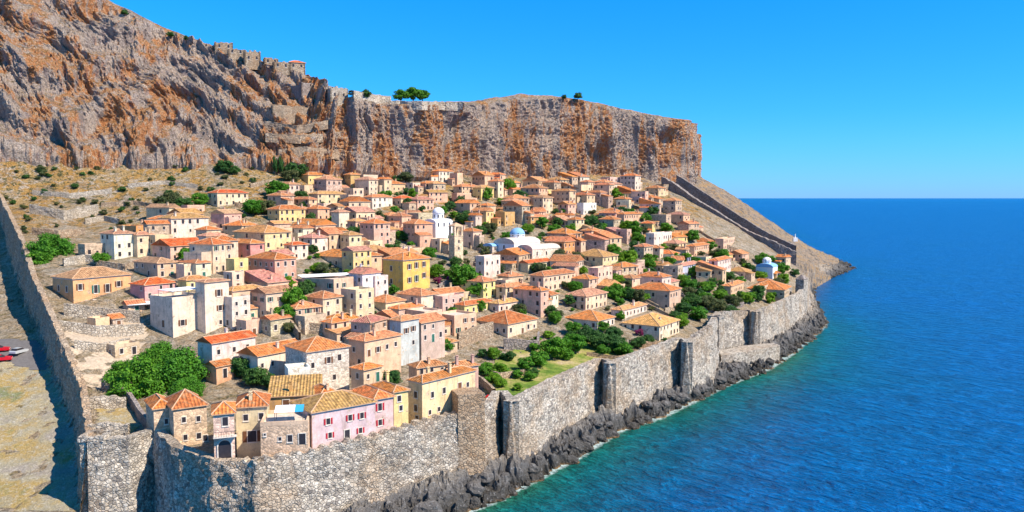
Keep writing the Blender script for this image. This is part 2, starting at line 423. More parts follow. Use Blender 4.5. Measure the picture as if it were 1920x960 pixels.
# ------------------------------------------------------------------ plan lines
SEAWALL = [(163,140),(240,142),(288,147.5),(322,138.5),(400,133),(480,131.5),(600,138.5),(730,148),(830,158),(905,164),(925,168),(937,177),(958,167),
           (1040,188),(1128,213),(1143,206),(1275,243),(1288,235),(1335,251),(1349,288),(1404,302),(1418,297),(1500,360),(1517,385),(1508,420),(1497,450)]
SEAWALL_XY = [plan(a, b, 17) for a, b in SEAWALL]
WW = [(150,165,20),(128,176,24),(100,189,30),(60,222,38),(40,251,46),(0,300,60),(-60,330,72)]   # px, depth, crest height
WW_XYZ = [(*plan(a, b, c), c) for a, b, c in WW]
EAST = [((1492,480),445),((1455,470),450),((1400,447),462),((1350,415),475),((1300,385),490),((1262,356),505),((1240,344),512)]
EAST_XYZ = [at_d(p[0], p[1], d) for p, d in EAST]

def poly_dist(X, Y, pts):
    best = np.full(X.shape, 1e9); side = np.zeros(X.shape)
    for (x0, y0), (x1, y1) in zip(pts, pts[1:]):
        dx, dy = x1-x0, y1-y0; L2 = dx*dx+dy*dy
        t = np.clip(((X-x0)*dx+(Y-y0)*dy)/L2, 0, 1)
        d = np.hypot(X-x0-t*dx, Y-y0-t*dy)
        s = np.sign(dx*(Y-y0)-dy*(X-x0))
        m = d < best-1e-6
        best = np.where(m, d, best); side = np.where(m, s, side)
    return best*side

# ------------------------------------------------------------------ terrain surface
def tps_fit(P):
    P = np.array(P, float); X = P[:, :2]/100; n = len(P)
    r2 = ((X[:, None]-X[None])**2).sum(-1); K = .5*r2*np.log(r2+1e-9)+np.eye(n)*.02
    A = np.zeros((n+3, n+3)); A[:n, :n] = K; A[:n, n] = 1; A[:n, n+1:] = X; A[n:, :n] = A[:n, n:].T
    w = np.linalg.solve(A, np.concatenate([P[:, 2], [0, 0, 0]]))
    def f(x, y):
        x = np.asarray(x, float)/100; y = np.asarray(y, float)/100
        s = w[n]+w[n+1]*x+w[n+2]*y
        for i in range(n):
            q = (x-X[i, 0])**2+(y-X[i, 1])**2; s = s+w[i]*.5*q*np.log(q+1e-9)
        return s
    return f
CP = [at_z(a, b, c) for a, b, c in [
 (200,820,15),(200,735,17),(180,640,24),(190,588,30),(130,480,42),(200,487,41),(280,800,14.5),(400,850,14),(600,835,14),(400,706,20),(400,640,24),(400,530,36),(400,460,44),
 (600,715,17.5),(600,600,27),(600,500,38),(600,430,48),(740,805,14.3),(850,735,15),(830,650,18.5),(850,560,28),(850,480,38),(850,400,53),
 (1050,700,14.5),(1050,640,17),(1050,560,26),(1050,480,37),(1050,410,50),(1150,660,14.5),(1250,635,15),(1250,560,22),(1250,480,34),(1250,400,52),(1360,590,15),
 (1440,570,15.5),(1440,530,20),(1440,473,32),(1500,505,20),(950,740,14.5)]]
CP += [at_d(a, b, c) for a, b, c in [(200,420,305),(60,395,305),(0,372,318),(100,350,330),(400,400,312),(420,368,335),(600,350,372),(600,300,395),(400,302,370),(250,296,358),(0,262,343),
 (700,340,395),(850,345,412),(850,328,436),(1050,350,455),(1050,337,498),(1240,352,500),(1230,342,560),(1330,348,625),(1330,345,700),(1380,375,700),(1480,440,700),(1545,482,700),
 (1400,405,560),(1480,462,560),(1535,510,560),(1560,515,640),(1300,378,520),(-150,255,340)]]
CP += [(x+3.5, y+1.5, z-1.0) for x, y, z in WW_XYZ[:5]]
CP += [(330,800,-8),(330,650,-14),(240,900,2),(120,900,60),(60,760,82)]
f_in = tps_fit(CP)
CO = [at_z(a, b, c) for a, b, c in [(60,958,4.5),(150,958,4),(-40,958,4),(60,690,20),(10,695,20),(-60,700,20),(60,668,22),(-60,668,22),(110,668,22),(20,600,27),(-60,600,27),(40,800,12)]]
CO += [(*plan(-60,118,4), -1), (*plan(160,116,4), -1)]
CO += [(x-6, y-3, z-13) for x, y, z in WW_XYZ[2:]]+[(x-60, y, z-15) for x, y, z in WW_XYZ[3:]]
f_out = tps_fit(CO)
WWP = [SEAWALL_XY[0]]+[(x, y) for x, y, z in WW_XYZ]
def smooth(a, b, t):
    t = np.clip((t-a)/(b-a), 0, 1); return t*t*(3-2*t)
def height(x, y):
    x = np.asarray(x, float); y = np.asarray(y, float)
    z = f_in(x, y)
    w = poly_dist(x, y, WWP)                 # positive to the left (outside) of the wall
    k = smooth(-.8, .8, w)*(1-smooth(250, 312, y))
    return z*(1-k)+f_out(x, y)*k
GX0, GX1, GY0, GY1, GS = -330, 420, 100, 980, 1.6
gx = np.arange(GX0, GX1, GS); gy = np.arange(GY0, GY1, GS)
XX, YY = np.meshgrid(gx, gy, indexing='ij')
ZG = height(XX, YY)
ZG = ZG+fbm(XX*.05, YY*.05, 0, 4)*.8*smooth(14.9, 30, ZG)
rocky = (np.clip(fbm(XX*.06, YY*.06, 5, 5, True)-.9, 0, 2)*2.6+fbm(XX*.3, YY*.3, 2, 4)*.9)*np.maximum(smooth(64, 76, ZG), smooth(100, 120, XX-(YY-400)*.0-20)*smooth(430, 470, YY)*.8)
def ground(x, y):
    i = (x-GX0)/GS; j = (y-GY0)/GS
    i0 = int(min(max(i, 0), len(gx)-2)); j0 = int(min(max(j, 0), len(gy)-2)); a = i-i0; b = j-j0
    return float((ZG[i0, j0]*(1-a)+ZG[i0+1, j0]*a)*(1-b)+(ZG[i0, j0+1]*(1-a)+ZG[i0+1, j0+1]*a)*b)
def hit(px, py, dmin=115, dmax=900):
    r = ray(px, py); d = dmin; prev = dmin
    while d < dmax:
        k = d/r[1]
        if CAM_H+r[2]*k < ground(r[0]*k, d):
            a, b = prev, d
            for _ in range(12):
                c = (a+b)/2; k = c/r[1]
                if CAM_H+r[2]*k < ground(r[0]*k, c): b = c
                else: a = c
            k = b/r[1]; return (r[0]*k, b, ground(r[0]*k, b))
        prev = d; d += 1.5
    return None
def in_polygon(X, Y, pts):
    ins = np.zeros(X.shape, bool); n = len(pts)
    for i in range(n):
        x0, y0 = pts[i]; x1, y1 = pts[(i+1) % n]
        ins ^= ((y0 > Y) != (y1 > Y)) & (X < (x1-x0)*(Y-y0)/(y1-y0+1e-9)+x0)
    return ins
_shore = [plan(1502,470,14), plan(1520,520,8), plan(1560,600,3), plan(1572,700,0), plan(1575,860,0)]
LAND = SEAWALL_XY+_shore+[(330, 990), (-340, 990), (-340, 128), (SEAWALL_XY[0][0]-.3, 128)]
ws = np.abs(poly_dist(XX, YY, SEAWALL_XY))
ZT = np.where(in_polygon(XX, YY, LAND) & ((ws > .9) | (XX < SEAWALL_XY[0][0]-.3)), ZG+rocky, -7.0)
P = np.stack([XX, YY, ZT], -1)
tag(link('hillside_terrain', grid_mesh('hillside_terrain', P, M['ground'])), kind='structure')

def draped(name, poly_px, mat, lift=.06, res=1.0, rough=0.0):
    """a sheet that follows the ground inside an outline"""
    pts = [hit(*p) for p in poly_px]; xs = [p[0] for p in pts]; ys = [p[1] for p in pts]
    X, Y = np.meshgrid(np.arange(min(xs), max(xs), res), np.arange(min(ys), max(ys), res), indexing='ij')
    ins = np.zeros(X.shape, bool); n = len(pts)
    for i in range(n):
        x0, y0 = pts[i][:2]; x1, y1 = pts[(i+1) % n][:2]
        c = ((y0 > Y) != (y1 > Y)) & (X < (x1-x0)*(Y-y0)/(y1-y0+1e-9)+x0); ins ^= c
    Z = np.vectorize(ground)(X, Y)+lift+(fbm(X*.3, Y*.3, 0, 3)*rough if rough else 0)
    idx = -np.ones(X.shape, int); v = []; f = []
    for i in range(X.shape[0]-1):
        for j in range(X.shape[1]-1):
            if ins[i, j]:
                q = []
                for a, b in ((i, j), (i+1, j), (i+1, j+1), (i, j+1)):
                    if idx[a, b] < 0: idx[a, b] = len(v); v.append((X[a, b], Y[a, b], Z[a, b]))
                    q.append(int(idx[a, b]))
                f.append(q)
    me = bpy.data.meshes.new(name); me.from_pydata(v, [], f); me.materials.append(mat); me.update()
    return tag(link(name, me), kind='structure')
draped('garden_lawn', [(905,690),(960,655),(1040,650),(1120,640),(1165,668),(1150,680),(1075,700),(1000,735),(940,748),(905,738)], M['grass'], .1, 1.0, .15)
draped('terrace_paving', [(118,606),(262,598),(275,634),(130,642),(112,628)], M['pathstone'], .1, .8, .1)
draped('rubble_slope', [(122,646),(272,640),(250,668),(212,700),(200,728),(158,728),(135,690)], M['pathstone'], .08, .8, .35)
draped('bastion_terrace', [(175,750),(205,745),(240,765),(262,805),(240,822),(178,828)], M['dry'], .1, .8, .2)
draped('dry_field', [(-80,675),(100,675),(148,720),(158,955),(-80,955)], M['dry'], .08, 1.0, .2)
draped('road', [(-100,640),(60,640),(108,652),(112,668),(-100,670)], M['asphalt'], .14, .8)

# ------------------------------------------------------------------ the rock: one folded limestone sheet with its plateau
CL = [(-200,250,330,-260,480),(0,268,338,-125,470),(100,288,345,-55,465),(200,296,350,0,455),(240,298,353,18,452),(300,300,358,50,450),(400,306,366,88,448),(480,304,372,116,440),(545,302,378,130,430),
      (600,304,384,152,414),(640,308,390,182,404),(700,314,396,190,406),(760,322,408,194,414),(830,332,430,192,438),(900,340,452,190,460),(975,344,474,180,482),(1030,346,494,180,502),(1100,350,518,190,526),
      (1180,352,548,208,556),(1250,354,580,220,588),(1264,356,600,224,607),(1286,354,622,233,630),(1290,352,650,248,655),(1262,350,720,246,715),(1240,350,800,238,790)]
KB = np.array([at_d(a, b, c) for a, b, c, _, _ in CL]); KT = np.array([at_d(a, e, f) for a, _, _, e, f in CL])
seg = np.concatenate([[0], np.cumsum(np.hypot(*np.diff(KB[:, :2], axis=0).T))])
NU = 1900; U = np.linspace(0, seg[-1], NU)
B = np.stack([np.interp(U, seg, KB[:, i]) for i in range(3)], -1); T = np.stack([np.interp(U, seg, KT[:, i]) for i in range(3)], -1)
PXU = np.interp(U, seg, [c[0] for c in CL])
tan = np.gradient(B[:, :2], axis=0)
ker = np.ones(81)/81
tan = np.stack([np.convolve(np.pad(tan[:, i], 40, 'edge'), ker, 'valid') for i in range(2)], -1)
tan /= np.linalg.norm(tan, axis=1)[:, None]
NRM = np.stack([tan[:, 1], -tan[:, 0]], -1)
V = np.concatenate([np.linspace(-.35, 0, 14, endpoint=False), np.linspace(0, 1, 260), 1+np.linspace(.02, 1, 40)**1.6])
UU, VV = np.meshgrid(U, V, indexing='ij')
vert = smooth(560, 640, PXU)[:, None]         # 0 on the sloping massif, 1 on the sheer cliff
vc = np.clip(VV, 0, 1)
wob = fbm(UU*.012, 1.3, 0, 3)*1.1
stp = vc+.92*np.sin(2*np.pi*(4.3*vc+wob*2))/(2*np.pi*4.3)*smooth(0, .08, vc)*(1-smooth(.9, 1, vc))
prof_h = stp*(1-vert)+vert*(.45*vc**.8+.55*vc**6)
led = (1-vert)*.05*np.sin(vc*16+UU*.03)*vc*(1-vc)*2
Z = B[:, None, 2]*(1-vc)+T[:, None, 2]*vc
XYh = B[:, None, :2]*(1-prof_h[..., None])+T[:, None, :2]*prof_h[..., None]
lowv = np.clip(-VV, 0, 1)
Z = Z-lowv*120; XYh = XYh+NRM[:, None]*(lowv[..., None]*(30*(1-vert[..., None])+14))
topv = np.clip(VV-1, 0, 1)
back = np.array([.1, 1.0]); back /= np.linalg.norm(back)
slopeup = np.interp(PXU, [-200, 240, 540, 620, 1320], [-60, -60, -40, 4, -6])[:, None]
XYh = XYh+(-NRM[:, None]*.75+back*.25)*(topv[..., None]*160)
Z = Z+slopeup*topv
env = smooth(0, .10, VV+.1)*(1-smooth(.93, 1.0, VV)*.85)*(1-smooth(1.0, 1.03, VV)*.6)
sh = UU+Z*.42*(1-vert)+fbm(UU*.03, Z*.03, 6.6, 3)*(9-3*vert)
zv = 1-.72*vert
big = fbm(sh*.020, Z*.006*zv, 3.1, 3); med = fbm(sh*.052, Z*.026*zv, 7.7, 4, True); sm = fbm(sh*.20, Z*.055*(1-.45*vert), 1.7, 5, True)
tiny = fbm(sh*.8, Z*.6, 9.2, 3)
lay = fbm(sh*.01, Z*.16, 4.4, 3)
rec = sum(a_*np.exp(-((PXU[:, None]-c_)/w_)**2)*smooth(v0-.1, v0+.1, VV)*(1-smooth(v1-.12, v1+.12, VV)) for c_, w_, a_, v0, v1 in [(852,15,10,-.2,.75),(893,9,7,-.1,.5),(1122,13,13,-.2,.5),(1190,9,10,.05,.8),(1244,11,9,.2,.75),(985,7,6,-.1,.6),(700,7,7,.1,.9),(762,6,6,.1,.8)])
disp = (big*(10+4*vert)+med*(3.2+3.6*vert)-rec+sm*(1.9+.3*vert)+tiny*.9+lay*(1.6-.9*vert))*env
Nn = np.repeat(NRM[:, None, :], len(V), 1)
XYh = XYh+Nn*disp[..., None]*.9
Z = Z+(med*.8+sm*1.1+tiny*.5)*env*(1-vert*.75)+(fbm(XYh[..., 0]*.04, XYh[..., 1]*.04, 2, 4)*2.6+fbm(XYh[..., 0]*.25, XYh[..., 1]*.25, 2, 3)*.5)*smooth(.98, 1.05, VV)
P = np.concatenate([XYh, Z[..., None]], -1)
CLIFF_P = P; CLIFF_PX = PXU
tag(link('rock_cliff', grid_mesh('rock_cliff', P, M['cliff'], False)), kind='structure')
JT = int(np.argmin(abs(V-1)))
def cliff_point(px, v=1.0):
    i = int(np.argmin(abs(PXU[:int(NU*.86)]-px))); j = int(np.argmin(abs(V-v)))
    return P[i, j]

_D = P[..., 1]*cp-(P[..., 2]-CAM_H)*sp
_PX = 960+FPX*P[..., 0]/_D; _PY = 480-FPX*(P[..., 1]*sp+(P[..., 2]-CAM_H)*cp)/_D
def cliff_hit(px, py, tol=4):
    m = (np.abs(_PX-px) < tol) & (np.abs(_PY-py) < tol)
    if not m.any():
        k = np.argmin((_PX-px)**2+(_PY-py)**2); return tuple(P_CL.reshape(-1, 3)[k])
    dd = np.where(m, P_CL[..., 1], 1e9); k = int(np.argmin(dd)); return tuple(P_CL.reshape(-1, 3)[k])
P_CL = P

# ------------------------------------------------------------------ rocky shore
SH = [(-60,142,1,-60,118),(163,139,1,163,118),(320,138,1.5,320,115),(480,131,2.5,480,113),(600,138,4,600,121),(730,147,5.5,730,133),(850,157,5.5,850,147),(937,168,4.5,940,157.5),(958,166,4.5,985,165),
      (1040,187,4.5,1080,182),(1130,206,5,1160,204),(1200,221,4.5,1235,216),(1275,235,4.5,1300,234),(1335,250,4.5,1360,254),(1350,286,4.5,1440,279),(1420,298,4.5,1482,305),(1500,359,5.5,1535,360),(1518,385,8,1547,378),(1509,420,10,1541,405),
      (1500,445,14,1524,475),(1500,470,16,1524,545),(1508,520,14,1560,607),(1525,600,8,1597,675),(1530,700,3,1575,770)]
IN = np.array([(*plan(a, b, c), c) for a, b, c, _, _ in SH]); OUT = np.array([(*plan(d, e, 0), 0) for _, _, _, d, e in SH])
seg = np.concatenate([[0], np.cumsum(np.hypot(*np.diff(OUT[:, :2], axis=0).T))])
U = np.linspace(0, seg[-1], 2200)
Iu = np.stack([np.interp(U, seg, IN[:, i]) for i in range(3)], -1); Ou = np.stack([np.interp(U, seg, OUT[:, i]) for i in range(3)], -1)
V = np.linspace(-.25, 1.5, 80); UU, VV = np.meshgrid(U, V, indexing='ij')
X = Iu[:, None, 0]*(1-VV)+Ou[:, None, 0]*VV; Y = Iu[:, None, 1]*(1-VV)+Ou[:, None, 1]*VV
vc = np.clip(VV, 0, 1)
Z = Iu[:, None, 2]*(1-vc**1.6)-np.clip(VV-1, 0, 1)*9-.4
e2 = smooth(-.1, .15, VV)
n1 = fbm(X*.10, Y*.10, Z*.05, 4, True); n2 = fbm(X*.42, Y*.42, 3, 4, True); n3 = fbm(X*1.3, Y*1.3, 1, 3)
Z = Z+((n1-1.15)*2.6+(n2-.9)*1.5+n3*.5)*e2
X = X+fbm(X*.3, Y*.3, 8, 3)*1.4*e2; Y = Y+fbm(X*.3, Y*.3, 12, 3)*1.4*e2
tag(link('rocky_shore', grid_mesh('rocky_shore', np.stack([X, Y, Z], -1), M['shore'], False, flip=True)), kind='structure')
OUT_XY = [tuple(p[:2]) for p in OUT]

# loose boulders along the waterline
def boulder_mesh(seed):
    rs = np.random.RandomState(seed); n = 9
    th = np.linspace(0, math.pi, n); ph = np.linspace(0, 2*math.pi, 15)
    T_, P_ = np.meshgrid(th, ph, indexing='ij')
    d = np.stack([np.sin(T_)*np.cos(P_), np.sin(T_)*np.sin(P_), np.cos(T_)], -1)
    r = 1+.45*fbm(d[..., 0]*1.2+seed, d[..., 1]*1.2, d[..., 2]*1.2, 3, True)*.6
    return d*r[..., None]*np.array([1.2, .9, .7])
bv, bf = [], []
rb = random.Random(5)
for k in range(420):
    s = rb.uniform(0, seg[-1]*.97); p = np.array([np.interp(s, seg, OUT[:, i]) for i in range(2)]); q = np.array([np.interp(s, seg, IN[:, i]) for i in range(2)])
    t = rb.uniform(.45, 1.12); c = q*(1-t)+p*t; sc = rb.uniform(.4, 1.7)
    g = boulder_mesh(k % 7)*sc; a = rb.uniform(0, 6.3); ca, sa = math.cos(a), math.sin(a)
    gx_, gy_ = g[..., 0]*ca-g[..., 1]*sa, g[..., 0]*sa+g[..., 1]*ca
    zc = max(0, (1-t))*6+rb.uniform(-.3, .4)
    b0 = len(bv); ni, nj = g.shape[:2]
    bv += [(c[0]+gx_[i, j], c[1]+gy_[i, j], zc+g[i, j, 2]) for i in range(ni) for j in range(nj)]
    bf += [(b0+i*nj+j, b0+(i+1)*nj+j, b0+(i+1)*nj+j+1, b0+i*nj+j+1) for i in range(ni-1) for j in range(nj-1)]
me = bpy.data.meshes.new('loose_boulders'); me.from_pydata(bv, [], bf); me.materials.append(M['shore']); me.update()
tag(link('loose_boulders', me), 'dark sea-worn boulders tumbled along the waterline below the sea wall', 'rocks', kind='stuff')

# ------------------------------------------------------------------ sea
def axis(a, b, s, far):
    m = list(np.arange(a, b, s)); k = s; lo = a; hi = b
    while hi < far: k *= 1.35; hi += k; m.append(hi)
    k = s; L = []
    while lo > -far: k *= 1.35; lo -= k; L.append(lo)
    return np.array(L[::-1]+m)
ax, ay = axis(-60, 340, 2.2, 250000), axis(90, 720, 2.2, 250000)
SX, SY = np.meshgrid(ax, ay, indexing='ij')
sd = -poly_dist(SX, SY, OUT_XY)
sh_ = np.where(sd > 0, np.exp(-sd/30.0), 1.0)*1.0
sh_ = np.where(SY > 300, sh_*np.clip(1-(SY-300)/260, .25, 1), sh_)
tag(link('sea_water', grid_mesh('sea_water', np.stack([SX, SY, np.zeros_like(SX)], -1), M['sea'], True, {'shallow': sh_, 'foam': np.where(SY < 560, np.where(sd > 0, np.exp(-sd/2.2), 1.0), 0.0)})), kind='structure')

# ------------------------------------------------------------------ fortification walls
def wall_run(name, pts, mat, thick=1.6, merlon=None, rough=.22, batter=.09, flipside=1, rag=.25, hr=.55):
    """pts: x, y, z top, z bottom. Outer face is on the right of the walking direction (flipside=1)."""
    pts = np.array(pts, float); sg = np.concatenate([[0], np.cumsum(np.hypot(*np.diff(pts[:, :2], axis=0).T))])
    n = max(6, int(sg[-1]/hr)); S = np.linspace(0, sg[-1], n)
    S = np.unique(np.clip(np.concatenate([S[np.min(np.abs(S[:, None]-sg[None]), 1) > .12], sg-.03, sg+.03]), 0, sg[-1]))
    Q = np.stack([np.interp(S, sg, pts[:, i]) for i in range(4)], -1)
    si = np.clip(np.searchsorted(sg, S, 'right')-1, 0, len(sg)-2); tx = (pts[1:, 0]-pts[:-1, 0])[si]; ty = (pts[1:, 1]-pts[:-1, 1])[si]; ln = np.hypot(tx, ty)+1e-9
    nx, ny = ty/ln*flipside, -tx/ln*flipside
    top = Q[:, 2]+fbm(S*.35, 0, sg[-1], 3)*rag
    if merlon is not None: top = top+merlon(S)
    nv = 24; t = np.linspace(0, 1, nv)
    rows = []
    for k in range(nv):                       # outer face, bottom to top
        z = Q[:, 3]+(top-Q[:, 3])*t[k]; off = (top-z)*batter
        dn = fbm(Q[:, 0]*.25, Q[:, 1]*.25, z*.25, 3)*rough*1.6+fbm(Q[:, 0]*1.1, Q[:, 1]*1.1, z*1.1, 3)*rough*.8
        rows.append(np.stack([Q[:, 0]+nx*(off+dn), Q[:, 1]+ny*(off+dn), z], -1))
    for k in range(8):                        # inner face, top to bottom
        z = top+(Q[:, 3]-top)*k/7.0
        rows.append(np.stack([Q[:, 0]-nx*thick, Q[:, 1]-ny*thick, z], -1))
    G = np.stack(rows, 1)
    G = np.concatenate([G, G[:, :1]], 1)
    me = grid_mesh(name, G, mat, False)
    return link(name, me)
def merl(ranges, period=2.6, duty=.55, h=.9):
    def f(S):
        ins = np.zeros(S.shape, bool)
        for a, b in ranges: ins |= (S > a) & (S < b)
        return np.where(ins & ((S % period) < period*duty), h, 0)
    return f
def zt(px):
    return float(np.interp(px, [163,240,300,400,600,840,850,905,915,1128,1300,1320,1345,1355,1500,1517], [17,17,16.6,15.9,15.7,16.2,17.2,17.2,17,17.2,17.5,19.5,19.5,17,17.5,19]))
sw = [(*plan(a, b, 17), zt(a), 2.0) for a, b in SEAWALL]
w = wall_run('sea_wall', sw, M['sea_stone'], 1.8, merl([(40, 84), (235, 330)], 2.6, .5, .55), .3, .07)
tag(w, 'long grey rubble-stone sea wall with crenels running along the shore', 'wall')
# west wall climbing the hill
ww = [(*SEAWALL_XY[0], 17, 2)]+[(x, y, z+.4, z-16) for x, y, z in WW_XYZ]
w = wall_run('west_wall', ww, M['warm_stone'], 1.3, merl([(14, 44)], 3.0, .6, .7), .25, .12, -1)
tag(w, 'tan stone town wall climbing the hill at the left edge of the town', 'wall')
# curved retaining wall of the corner bastion
cw = [hit(*p) for p in [(190,733),(215,738),(237,752),(250,772),(262,792),(275,808)]]
w = wall_run('bastion_parapet', [(x, y, z+2.2, z-3) for x, y, z in cw], M['shade_stone'], .8, None, .12, .02, 1, .1)
tag(w, 'curved grey parapet winding beside the large leafy trees at the corner bastion', 'wall')
# bastion platform block behind the wall corner
def ruin_block(name, px0, px1, d0, d1, ztop, zbot, mat, label, cat='wall', rag=.8, thick=1.0):
    a, b = plan(px0, d0, ztop), plan(px1, d1, ztop)
    w = wall_run(name, [(*a, ztop, zbot), (*b, ztop, zbot)], mat, thick, None, .25, .02, 1, rag, .4)
    return tag(w, label, cat)
ruin_block('ruined_wall', 160, 236, 160, 163, 19.5, 13, M['pale_stone'], 'broken tan wall standing on the corner bastion left of the trees')
ruin_block('ruined_wall', 163, 240, 146, 147, 18.2, 13, M['pale_stone'], 'low broken parapet at the very corner of west wall and sea wall')
# east wall, twin lines
ew = [(x, y, z+(4.5 if i > 0 else 2.5), z-9) for i, (x, y, z) in enumerate(EAST_XYZ)]
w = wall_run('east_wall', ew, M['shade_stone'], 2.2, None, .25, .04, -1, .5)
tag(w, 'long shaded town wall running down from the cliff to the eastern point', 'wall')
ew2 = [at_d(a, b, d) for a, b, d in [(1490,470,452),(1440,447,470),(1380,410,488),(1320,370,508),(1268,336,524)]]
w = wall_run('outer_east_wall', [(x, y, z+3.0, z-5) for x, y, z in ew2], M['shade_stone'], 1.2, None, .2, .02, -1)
tag(w, 'thin upper parapet wall parallel behind the long shaded east wall', 'wall')

# ------------------------------------------------------------------ towers and bastions on the walls
def tower(name, cx, cy, rz, w, l, z0, z1, mat, label, cren=True, taper=.05, cap=None, cat='tower'):
    root = empty(name, (cx, cy, z0), rz); tag(root, label, cat)
    h = z1-z0; rs = random.Random(int(cx*7+cy)); mb = MB(); NZ = max(6, int(h/.7)); NS = 10
    per = []
    for (ax_, ay_), (bx_, by_) in zip([(-1,-1),(1,-1),(1,1),(-1,1)], [(1,-1),(1,1),(-1,1),(-1,-1)]):
        per += [(ax_+(bx_-ax_)*i/NS, ay_+(by_-ay_)*i/NS) for i in range(NS)]
    rows = []
    for k in range(NZ+1):
        t = k/NZ; s = 1+taper*(1-t)*2
        rows.append([(px_*w/2*s+rs.uniform(-.08, .08), py_*l/2*s+rs.uniform(-.08, .08), h*t) for px_, py_ in per])
    n = len(per)
    for k in range(NZ):
        for i in range(n):
            j = (i+1) % n; mb.face([rows[k][i], rows[k][j], rows[k+1][j], rows[k+1][i]])
    mb.face(rows[-1])
    mb.build('masonry', mat, root)
    if cren:
        for i in range(0, n, 2):
            x, y, z = rows[-1][i]; m2 = MB(); m2.box(x*.93-.45, x*.93+.45, y*.93-.4, y*.93+.4, h-.2, h+.75+rs.uniform(-.2, .1)); m2.build('merlon', mat, root)
    if cap: cap(root, w, l, h)
    return root
cx, cy = plan(876, 163.5, 18)
tower('gate_bastion', cx, cy, R(20), 5.6, 6.0, 3, 20.3, M['warm_stone'], 'square brown stone bastion on the sea wall beside the large cream house', False, .03)
cx, cy = plan(181, 142.6, 17)
tower('corner_bastion', cx, cy, R(4), 3.9, 4.4, 0, 16.9, M['sea_stone'], 'grey rubble corner where the west wall meets the sea wall at the lower left', True, .015)
def pyr(root, w, l, h):
    m = MB(); a, b = w/2+.2, l/2+.2
    for p, q in (((-a,-b),(a,-b)), ((a,-b),(a,b)), ((a,b),(-a,b)), ((-a,b),(-a,-b))): m.face([(*p, h), (*q, h), (0, 0, h+2.3)])
    m.build('stone_cap', M['shade_stone'], root)
cx, cy = plan(1503, 372, 20)
tower('corner_turret', cx, cy, R(45), 4.0, 4.0, 8, 22.5, M['sea_stone'], 'pointed stone turret on the eastern corner of the sea wall', False, .03, pyr)
cx, cy = plan(1243, 515, 60)
x, y, z = at_d(1243, 350, 508)
tower('cliff_tower', x, y, R(40), 6, 6, z-10, z+1.5, M['warm_stone'], 'square tower where the east wall meets the foot of the cliff', False, .02)
# ruined arcade near the eastern corner
def arcade(name, px, py, d, rz, n, bw, h, mat, label, zb=None, thick=.8):
    x, y, z = at_d(px, py, d); root = empty(name, (x, y, z), rz); tag(root, label, 'ruin'); mb = MB()
    for i in range(n):
        x0 = i*bw; r = bw*.3; cxm = x0+bw/2; segs = 8; zs = h*.45
        mb.box(x0, cxm-r, 0, thick, -3, h); mb.box(cxm+r, x0+bw-.002, 0, thick, -3, h)
        arc = [(cxm-r*math.cos(math.pi*k/segs), zs+r*math.sin(math.pi*k/segs)) for k in range(segs+1)]
        for (xa, za), (xb, zb_) in zip(arc, arc[1:]):
            mb.face([(xa, 0, za), (xb, 0, zb_), (xb, 0, h), (xa, 0, h)]); mb.face([(xb, thick, zb_), (xa, thick, za), (xa, thick, h), (xb, thick, h)])
            mb.face([(xa, thick, za), (xb, thick, zb_), (xb, 0, zb_), (xa, 0, za)]); mb.face([(xa, 0, h), (xb, 0, h), (xb, thick, h), (xa, thick, h)])
    mb.build('arched_wall', mat, root); return root
arcade('ruined_arcade', 1466, 560, 352, R(40), 3, 2.8, 4.2, M['sea_stone'], 'broken arched wall beside the orange-roofed house at the eastern corner')
x, y, z = at_d(1343, 600, 275)
tower('broken_tower', x, y, R(50), 4.2, 4, 8, 19.0, M['sea_stone'], 'jagged tower stump where the sea wall steps back below the gardens', True, .05)
# stone landing ledge below the far wall
lm = MB(); pts = [plan(1346, 281, 4), plan(1395, 291, 4), plan(1450, 297, 4), plan(1462, 291, 4), plan(1400, 279, 4), plan(1352, 272, 4)]
lm.face([(*p, 6.2) for p in pts][::-1] if False else [(*p, 6.2) for p in pts[::-1]]); 
for p, q in zip(pts, pts[1:]+pts[:1]): lm.face([(*p, 0), (*q, 0), (*q, 6.2), (*p, 6.2)])
tag(lm.build('stone_landing', M['sea_stone']), 'pale stone landing ledge at the foot of the far sea wall', 'quay')

# ------------------------------------------------------------------ houses
WALL = dict(cream=(.76,.57,.38), sand=(.70,.49,.32), peach=(.74,.46,.31), pink=(.76,.52,.38), yellow=(.80,.58,.24), ochre=(.62,.37,.14), orange=(.72,.33,.13), white=(.78,.65,.51),
            stone=(.58,.43,.30), grey=(.54,.47,.40), red=(.50,.05,.05), rose=(.68,.44,.33), bluegrey=(.52,.55,.54), brown=(.42,.26,.18), limewhite=(.80,.76,.70), lilac=(.56,.43,.40))
ROOF = dict(orange=(.74,.23,.06), terracotta=(.70,.26,.11), brown=(.60,.31,.17), ochre=(.70,.36,.13), scarlet=(.76,.13,.03), pink=(.62,.28,.20), grey=(.42,.36,.32))
WALLNAME = dict(cream='cream', sand='sand-coloured', peach='peach', pink='pale pink', yellow='yellow', ochre='ochre', orange='orange-walled', white='off-white', stone='brown stone', grey='grey stone', red='red',
                rose='rose pink', bluegrey='pale blue', brown='brown', limewhite='whitewashed', lilac='lilac')
ROOFNAME = dict(orange='orange', terracotta='terracotta', brown='brown', ochre='ochre', scarlet='bright scarlet', pink='pinkish', grey='grey')
WINMESH = {}
